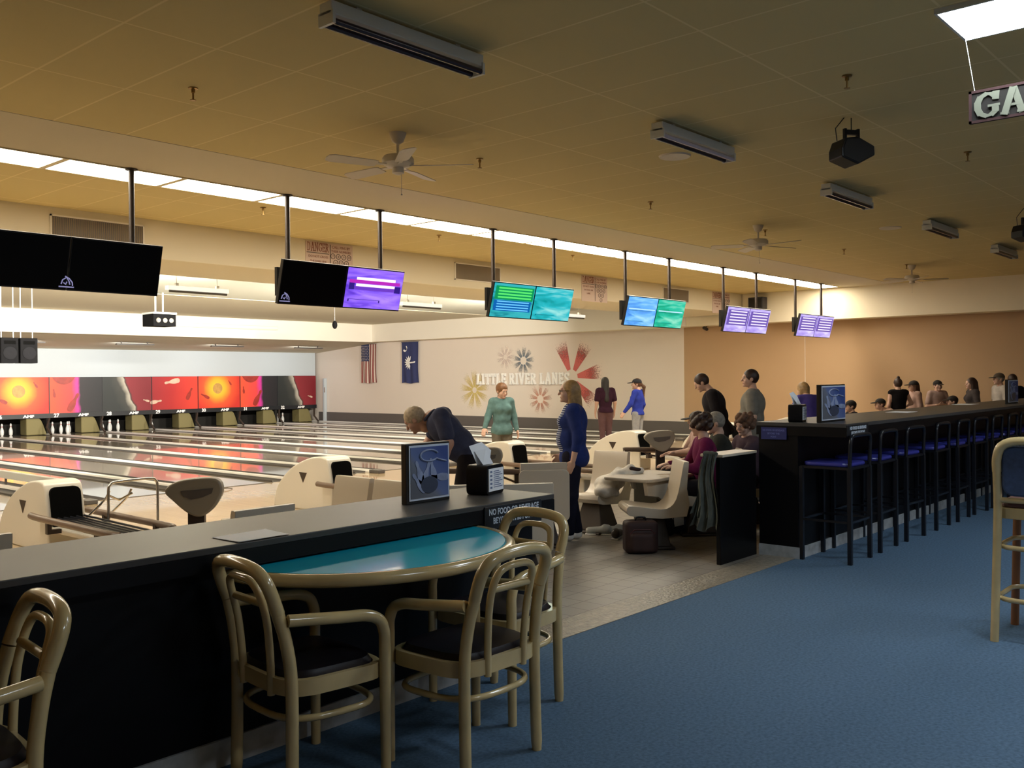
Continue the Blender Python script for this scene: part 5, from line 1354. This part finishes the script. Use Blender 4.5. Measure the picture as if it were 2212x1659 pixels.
# woman in blue
def striped(t, j, c):
    S = Sdf(.03); c['torso'](S, .020); S.plane(c['pv']-c['up']*.10, -c['up']); S.plane(c['pv']+c['fr']*.035+c['up']*.3, -c['fr']); S.sub(c['nk']+c['up']*.045+c['fr']*.03, (.085, .09, .06), c['RT'])
    for s in (-1, 1): S.plane(c['pv']+c['lat']*s*.105, c['lat']*s)
    m = mat('striped_cotton', (.5, .5, .5), .9); nt = m.node_tree; tc = N(nt, 'ShaderNodeTexCoord'); sp_ = N(nt, 'ShaderNodeSeparateXYZ'); nt.links.new(tc.outputs['Object'], sp_.inputs[0])
    q = N(nt, 'ShaderNodeMath', operation='MULTIPLY'); q.inputs[1].default_value = 46; nt.links.new(sp_.outputs['Z'], q.inputs[0]); f = N(nt, 'ShaderNodeMath', operation='FRACT'); nt.links.new(q.outputs[0], f.inputs[0])
    g = N(nt, 'ShaderNodeMath', operation='GREATER_THAN'); g.inputs[1].default_value = .62; nt.links.new(f.outputs[0], g.inputs[0])
    x = N(nt, 'ShaderNodeMix', data_type='RGBA'); nt.links.new(g.outputs[0], x.inputs['Factor']); x.inputs[6].default_value = (.02, .03, .10, 1); x.inputs[7].default_value = (.42, .45, .55, 1)
    nt.links.new(x.outputs[2], nt.nodes['Principled BSDF'].inputs['Base Color'])
    sdf_part('striped_front', [(S, .012, 0)], m, t)
Jw = dict(pelvis=(0, -.03, .95), neck=(0, -.03, 1.44), head=(0, .015, 1.585), elL=(-.225, -.06, 1.12), wrL=(-.235, .00, .865), elR=(.20, -.02, 1.11), wrR=(.16, .10, .90), hdL=(.05, .35, -.9), hdR=(0, .6, -.7), ankL=(-.07, .04, .085), toeL=(-.07, .20, .04), ankR=(.07, -.06, .085), toeR=(.07, .10, .04))
person('blonde woman with glasses in a blue cardigan over a striped top, standing in profile', (7.80, 6.04, 0), facing(-.66, .75), 1.66, Jw, build=1.14, female=True, shirt=FB['blue'], sleeve='three', hem=.16, pants=FB['navy'], shoes=SHW, hair='blond', style='long', glasses=True, extra=striped, res=.011)
# two girls at the foul line
person('woman seen from behind with long dark hair, maroon top and mauve trousers', (17.55, 12.6, .045), facing(.60, .80), 1.64, dict(kneeR=(.08, .015, .49), kneeL=(-.08, .015, .49), ankR=(.08, -.03, .085), ankL=(-.08, -.03, .085)), build=1.02, female=True, shirt=FB['maroon'], sleeve='short', hem=.06, pants=FB['mauve'], shoes=SHW, hair='black', style='xlong', res=.015)
person('young woman in a royal blue hoodie, dark cap and pale jeans', (17.22, 11.5, .045), facing(-.15, .99), 1.60, dict(elL=(-.27, .05, 1.13), wrL=(-.36, .17, .95), hdL=(-.4, .4, -.8)), build=.95, female=True, shirt=FB['hoodie'], hem=.06, pants=FB['jean'], shoes=SHW, hair='curly', style='tail', cap=mat('cap_navy', (.012, .012, .02), .8), head=(.55, 0), res=.015)
# two men at the next lane
Jm = dict(neck=(0, .13, 1.41), head=(0, .24, 1.52), shR=(.19, .11, 1.36), shL=(-.19, .11, 1.36), elR=(.23, .04, 1.10), elL=(-.23, .06, 1.10), wrR=(.20, .20, .92), wrL=(-.20, .24, .95))
person('dark haired man in a charcoal shirt looking down, standing in profile', (11.83, 6.52, 0), facing(-.52, .85), 1.80, Jm, build=1.32, shirt=FB['char'], sleeve='long', hem=.14, pants=FB['jeand'], hair='brown', head=(0, -.55))
person('man in a light grey shirt standing with his back half turned', (11.45, 5.84, 0), facing(-.35, .93), 1.78, dict(), build=1.32, shirt=FB['greysh'], sleeve='short', hem=.14, pants=FB['khaki'], hair='brown', head=(.35, 0))
# seated people
SEAT = dict(pelvis=(0, -.08, .52), neck=(0, -.05, 1.02), head=(0, -.01, 1.165), hipR=(.10, -.03, .50), hipL=(-.10, -.03, .50), kneeR=(.13, .38, .52), kneeL=(-.13, .38, .52), ankR=(.13, .36, .085), ankL=(-.13, .36, .085), toeR=(.14, .52, .04), toeL=(-.14, .52, .04),
            shR=(.175, -.04, .965), shL=(-.175, -.04, .965), elR=(.24, .08, .72), elL=(-.24, .08, .72), wrR=(.14, .30, .74), wrL=(-.14, .30, .74), hdR=(-.3, .9, 0), hdL=(.3, .9, 0), pnR=(0, 0, -1), pnL=(0, 0, -1))
def seat(**k): d = dict(SEAT); d.update(k); return d
person('seated person with curly dark hair in a magenta shirt beside the tan console', (8.97, 5.20, 0), facing(-.68, .73), 1.70, seat(), build=1.05, shirt=FB['mag'], hem=.10, pants=FB['dark'], hair='brown', style='curly', head=(-.8, -.1), res=.013)
person('seated grey haired man in a dark olive jacket behind the magenta shirt person', (9.58, 5.36, 0), facing(-.60, .80), 1.70, seat(), build=1.15, shirt=FB['dkgreen'], hem=.10, pants=FB['dark'], hair='silver', head=(0, -.2), res=.013)
person('seated person in a black and white cap, nearly hidden behind the magenta shirt person', (10.36, 6.05, 0), facing(-.72, .69), 1.66, seat(elL=(-.22, .15, .80), wrL=(-.15, .32, .78)), build=1.0, shirt=FB['palep'], sleeve='short', pants=FB['dark'], hair='brown', cap=mat('cap_blackwhite', (.05, .05, .05), .8, vary=.95, vscale=9), res=.013)
person('seated person with reddish curly hair in a plum shirt beside the bar end', (9.98, 5.20, 0), facing(-.85, .5), 1.64, seat(elL=(-.24, .16, .80), wrL=(-.16, .36, .86), wrR=(.0, .36, .86)), build=1.0, shirt=FB['plum'], sleeve='short', pants=FB['dark'], hair='curly', style='curly', head=(.2, -.2), res=.013)
# people beyond the tall bar
person('blonde woman in a violet shirt looking down behind the flyer stand on the bar', (14.3, 6.3, 0), facing(.5, .8), 1.66, dict(neck=(0, .10, 1.40), head=(0, .19, 1.50), shR=(.17, .08, 1.34), shL=(-.17, .08, 1.34), elL=(-.26, .12, 1.12)), build=1.05, female=True, shirt=FB['violet'], pants=FB['jeand'], hair='blond', style='long', head=(.2, -.5), res=.015)
CAPB = mat('cap_black', (.012, .009, .008), .8)
person('woman with a high bun and sleeveless black top seen from behind over the bar', (20.43, 7.05, 0), facing(.75, .66), 1.60, dict(elR=(.30, .02, 1.15), wrR=(.2, .2, 1.05)), build=1.05, female=True, shirt=FB['blk'], sleeve='none', pants=FB['dark'], hair='brown', style='bun', res=.017)
person('long haired woman in a dark cap facing left over the bar', (21.17, 6.96, 0), facing(-.72, .69), 1.54, dict(), female=True, shirt=FB['palep'], pants=FB['dark'], hair='curly', style='xlong', cap=CAPB, res=.017)
person('young man in a dark cap and pale pink shirt facing the viewer over the bar', (22.0, 6.74, 0), facing(-.75, -.66), 1.54, dict(elR=(.27, .05, 1.08), wrR=(.08, .22, 1.12), elL=(-.27, .05, 1.08), wrL=(-.08, .22, 1.12), hdR=(-1, .2, 0), hdL=(1, .2, 0)), build=1.05, shirt=FB['palew'], sleeve='short', pants=FB['jean'], hair='brown', cap=CAPB, res=.017)
person('long dark haired woman in a slate shirt seen in profile over the bar', (20.93, 5.72, 0), facing(-.60, .80), 1.60, dict(), female=True, shirt=FB['grey2'], pants=FB['dark'], hair='brown', style='xlong', res=.017)
person('man in a grey cap and white tee shirt left of the far flyer stand', (20.78, 5.16, 0), facing(-.72, .69), 1.70, dict(), build=1.05, shirt=FB['white'], sleeve='short', pants=FB['jeand'], hair='silver', cap=mat('cap_grey', (.10, .075, .055), .9), res=.017)
person('person with dark hair mostly hidden behind the far flyer stand', (21.52, 5.10, 0), facing(.7, .7), 1.67, dict(), shirt=FB['char'], pants=FB['dark'], hair='brown', res=.017)
person('seated person in a black cap just right of the flyer stand on the bar', (18.75, 7.42, 0), facing(-.72, .69), 1.55, seat(), shirt=FB['char'], pants=FB['dark'], hair='brown', cap=CAPB, res=.017)
person('seated person in a black cap between the young man and the dark haired woman', (21.2, 6.2, 0), facing(-.6, .8), 1.62, seat(), shirt=FB['char'], pants=FB['dark'], hair='brown', cap=CAPB, res=.017)
person('seated person in a dark cap leaning left of the woman with the bun', (19.95, 7.15, 0), facing(-.72, .69), 1.62, seat(head=(0, .12, 1.13), neck=(0, .03, 1.0)), shirt=FB['palep'], pants=FB['dark'], hair='curly', cap=CAPB, res=.017)

# ================================================================== BAGS, COATS, SHOES ON THE FLOOR
BAG = mat('bag_maroon', (.03, .012, .012), .7, vary=.3); BAG2 = mat('bag_navy', (.012, .012, .03), .6, vary=.3)
t = thing('backpack', 'dark red brown backpack on the tiles under the nearest beige seat', 'bag', (7.66, 5.10, 0), math.radians(-45))
S = Sdf(.03); S.box((0, 0, .155), (.12, .065, .115), .04); S.box((0, -.10, .11), (.085, .02, .06), .03); sdf_part('body', [(S, .012, 0)], BAG, t)
MB().tube(smoothpts([(-.05, -.02, .30), (-.04, -.02, .34), (.04, -.02, .34), (.05, -.02, .30)], 3), .009, 8).build('handle', M['plasticblk'], t)
for s in (-1, 1): MB().tube(smoothpts([(s*.07, .10, .28), (s*.11, .15, .2), (s*.12, .14, .08), (s*.10, .09, .03)], 3), .012, 8).build('strap', M['plasticblk'], t)
MB().tube([(-.115, -.108, .05), (-.115, -.112, .2), (-.08, -.112, .235), (.08, -.112, .235), (.115, -.112, .2), (.115, -.108, .05)], .004, 6).build('zip', mat('zip_red', (.10, .02, .02), .5), t)
t = thing('duffel_bag', 'dark navy bag on the tiles behind the nearest beige seat', 'bag', (8.99, 5.35, 0), math.radians(-45))
S = Sdf(.03); S.box((0, 0, .14), (.17, .08, .09), .05); sdf_part('body', [(S, .013, 0)], BAG2, t)
MB().tube(smoothpts([(-.08, -.1, .2), (-.07, -.06, .30), (.07, -.06, .30), (.08, -.1, .2)], 4), .009, 8).build('handle', M['plasticblk'], t)
MB().tube(smoothpts([(.18, 0, .22), (.25, -.03, .18), (.24, -.05, .05)], 4), .012, 8).build('strap', M['plasticblk'], t)
t = thing('white_jacket', 'crumpled white jacket lying on the beige seat and table edge', 'jacket', (8.32, 6.02, .44))
S = Sdf(.03); random.seed(3)
S.cap((-.12, -.12, .02), (.08, -.05, .12), .05, .06); S.cap((.08, -.05, .12), (.22, -.22, .26), .06, .05); S.cap((.10, -.14, .20), (.30, -.30, .24), .05, .035); S.cap((-.15, -.05, .02), (.05, .05, .06), .04, .05)
S.cap((.2, -.22, .26), (.16, -.30, .08), .04, .03); S.ell((.02, 0, .10), (.12, .09, .09)); S.cap((-.14, -.14, .03), (-.02, -.2, .01), .035, .03); S.cap((.02, -.1, .16), (.16, -.1, .24), .045, .04)
S.ell((.05, -.09, .12), (.17, .13, .09)); S.ell((-.06, -.10, .05), (.15, .12, .06)); sdf_part('body', [(S, .01, 0)], mat('jacket_white', (.80, .75, .66), .85, vary=.25, vscale=9, bump=.8, bscale=16), t)
S = Sdf(.02); S.cap((.17, -.26, .27), (.27, -.30, .25), .022, .02); sdf_part('dark_lining', [(S, .008, 0)], BAG, t)
t = thing('coat', 'dark grey green coat draped over the left end of the low partition', 'coat', (0, 0, 0))
vs = []; fs = []; nu, nv = 26, 22
for side in (0, 1):
    for j_ in range(nv+1):
        v = j_/nv; z = 1.0-v*(.66+.10*math.sin(side*2+v*3))
        for i in range(nu+1):
            u = i/nu; y = 4.19+.13*u+.14*v*(u-.3)+.02*math.sin(v*7)
            f = .022*math.sin(u*17+v*2.5)*(.3+v)+.008*math.sin(u*41+v*5)
            x = 7.545-.02-f-.05*v-.03*math.sin(v*3)+(0.012 if side else 0)
            vs.append((x, y, z+.03*math.sin(u*9)*v))
for side in (0, 1):
    o_ = side*(nu+1)*(nv+1)
    for j_ in range(nv):
        for i in range(nu): a = o_+j_*(nu+1)+i; fs.append((a, a+1, a+nu+2, a+nu+1))
M['coat'] = mat('coat_cloth', (.075, .085, .075), .9, vary=.35, vscale=7, bump=.5, bscale=14)
MB().add(vs, fs).build('body', M['coat'], t, smooth=True)
S = Sdf(.02); S.cap((7.55, 4.21, 1.0), (7.55, 4.32, 1.0), .02, .022); S.cap((7.56, 4.3, 1.0), (7.72, 4.34, 1.0), .014, .012); S.cap((7.56, 4.3, 1.0), (7.63, 4.36, 1.0), .016, .012); sdf_part('folded_top', [(S, .01, 0)], M['coat'], t)
for x, y, rz, m_, lab in ((8.24, 6.00, .6, M['beige2'], 'grey street shoe beneath the jacket seat, nearer the woman'), (8.36, 5.90, .5, M['beige2'], 'grey street shoe beneath the jacket seat, farther from the woman'), (8.16, 5.72, -1.2, M['darkbrown'], 'dark shoe with white sole beside the red brown backpack')):
    t = thing('shoe', lab, 'shoe', (x, y, 0), rz, group='shoes left on the tiles')
    S = Sdf(.02); S.cap((0, -.08, .055), (0, .12, .045), .042, .036); S.cap((0, -.08, .07), (0, -.05, .08), .04, .036); S.plane((0, 0, .012), (0, 0, -1)); sdf_part('upper', [(S, .008, 0)], m_, t)
    MB().prism([(-.04, -.12), (.04, -.12), (.042, .1), (.025, .16), (-.025, .16), (-.042, .1)], 0, .016, 'z').build('sole', SHW, t, bevel=.004)
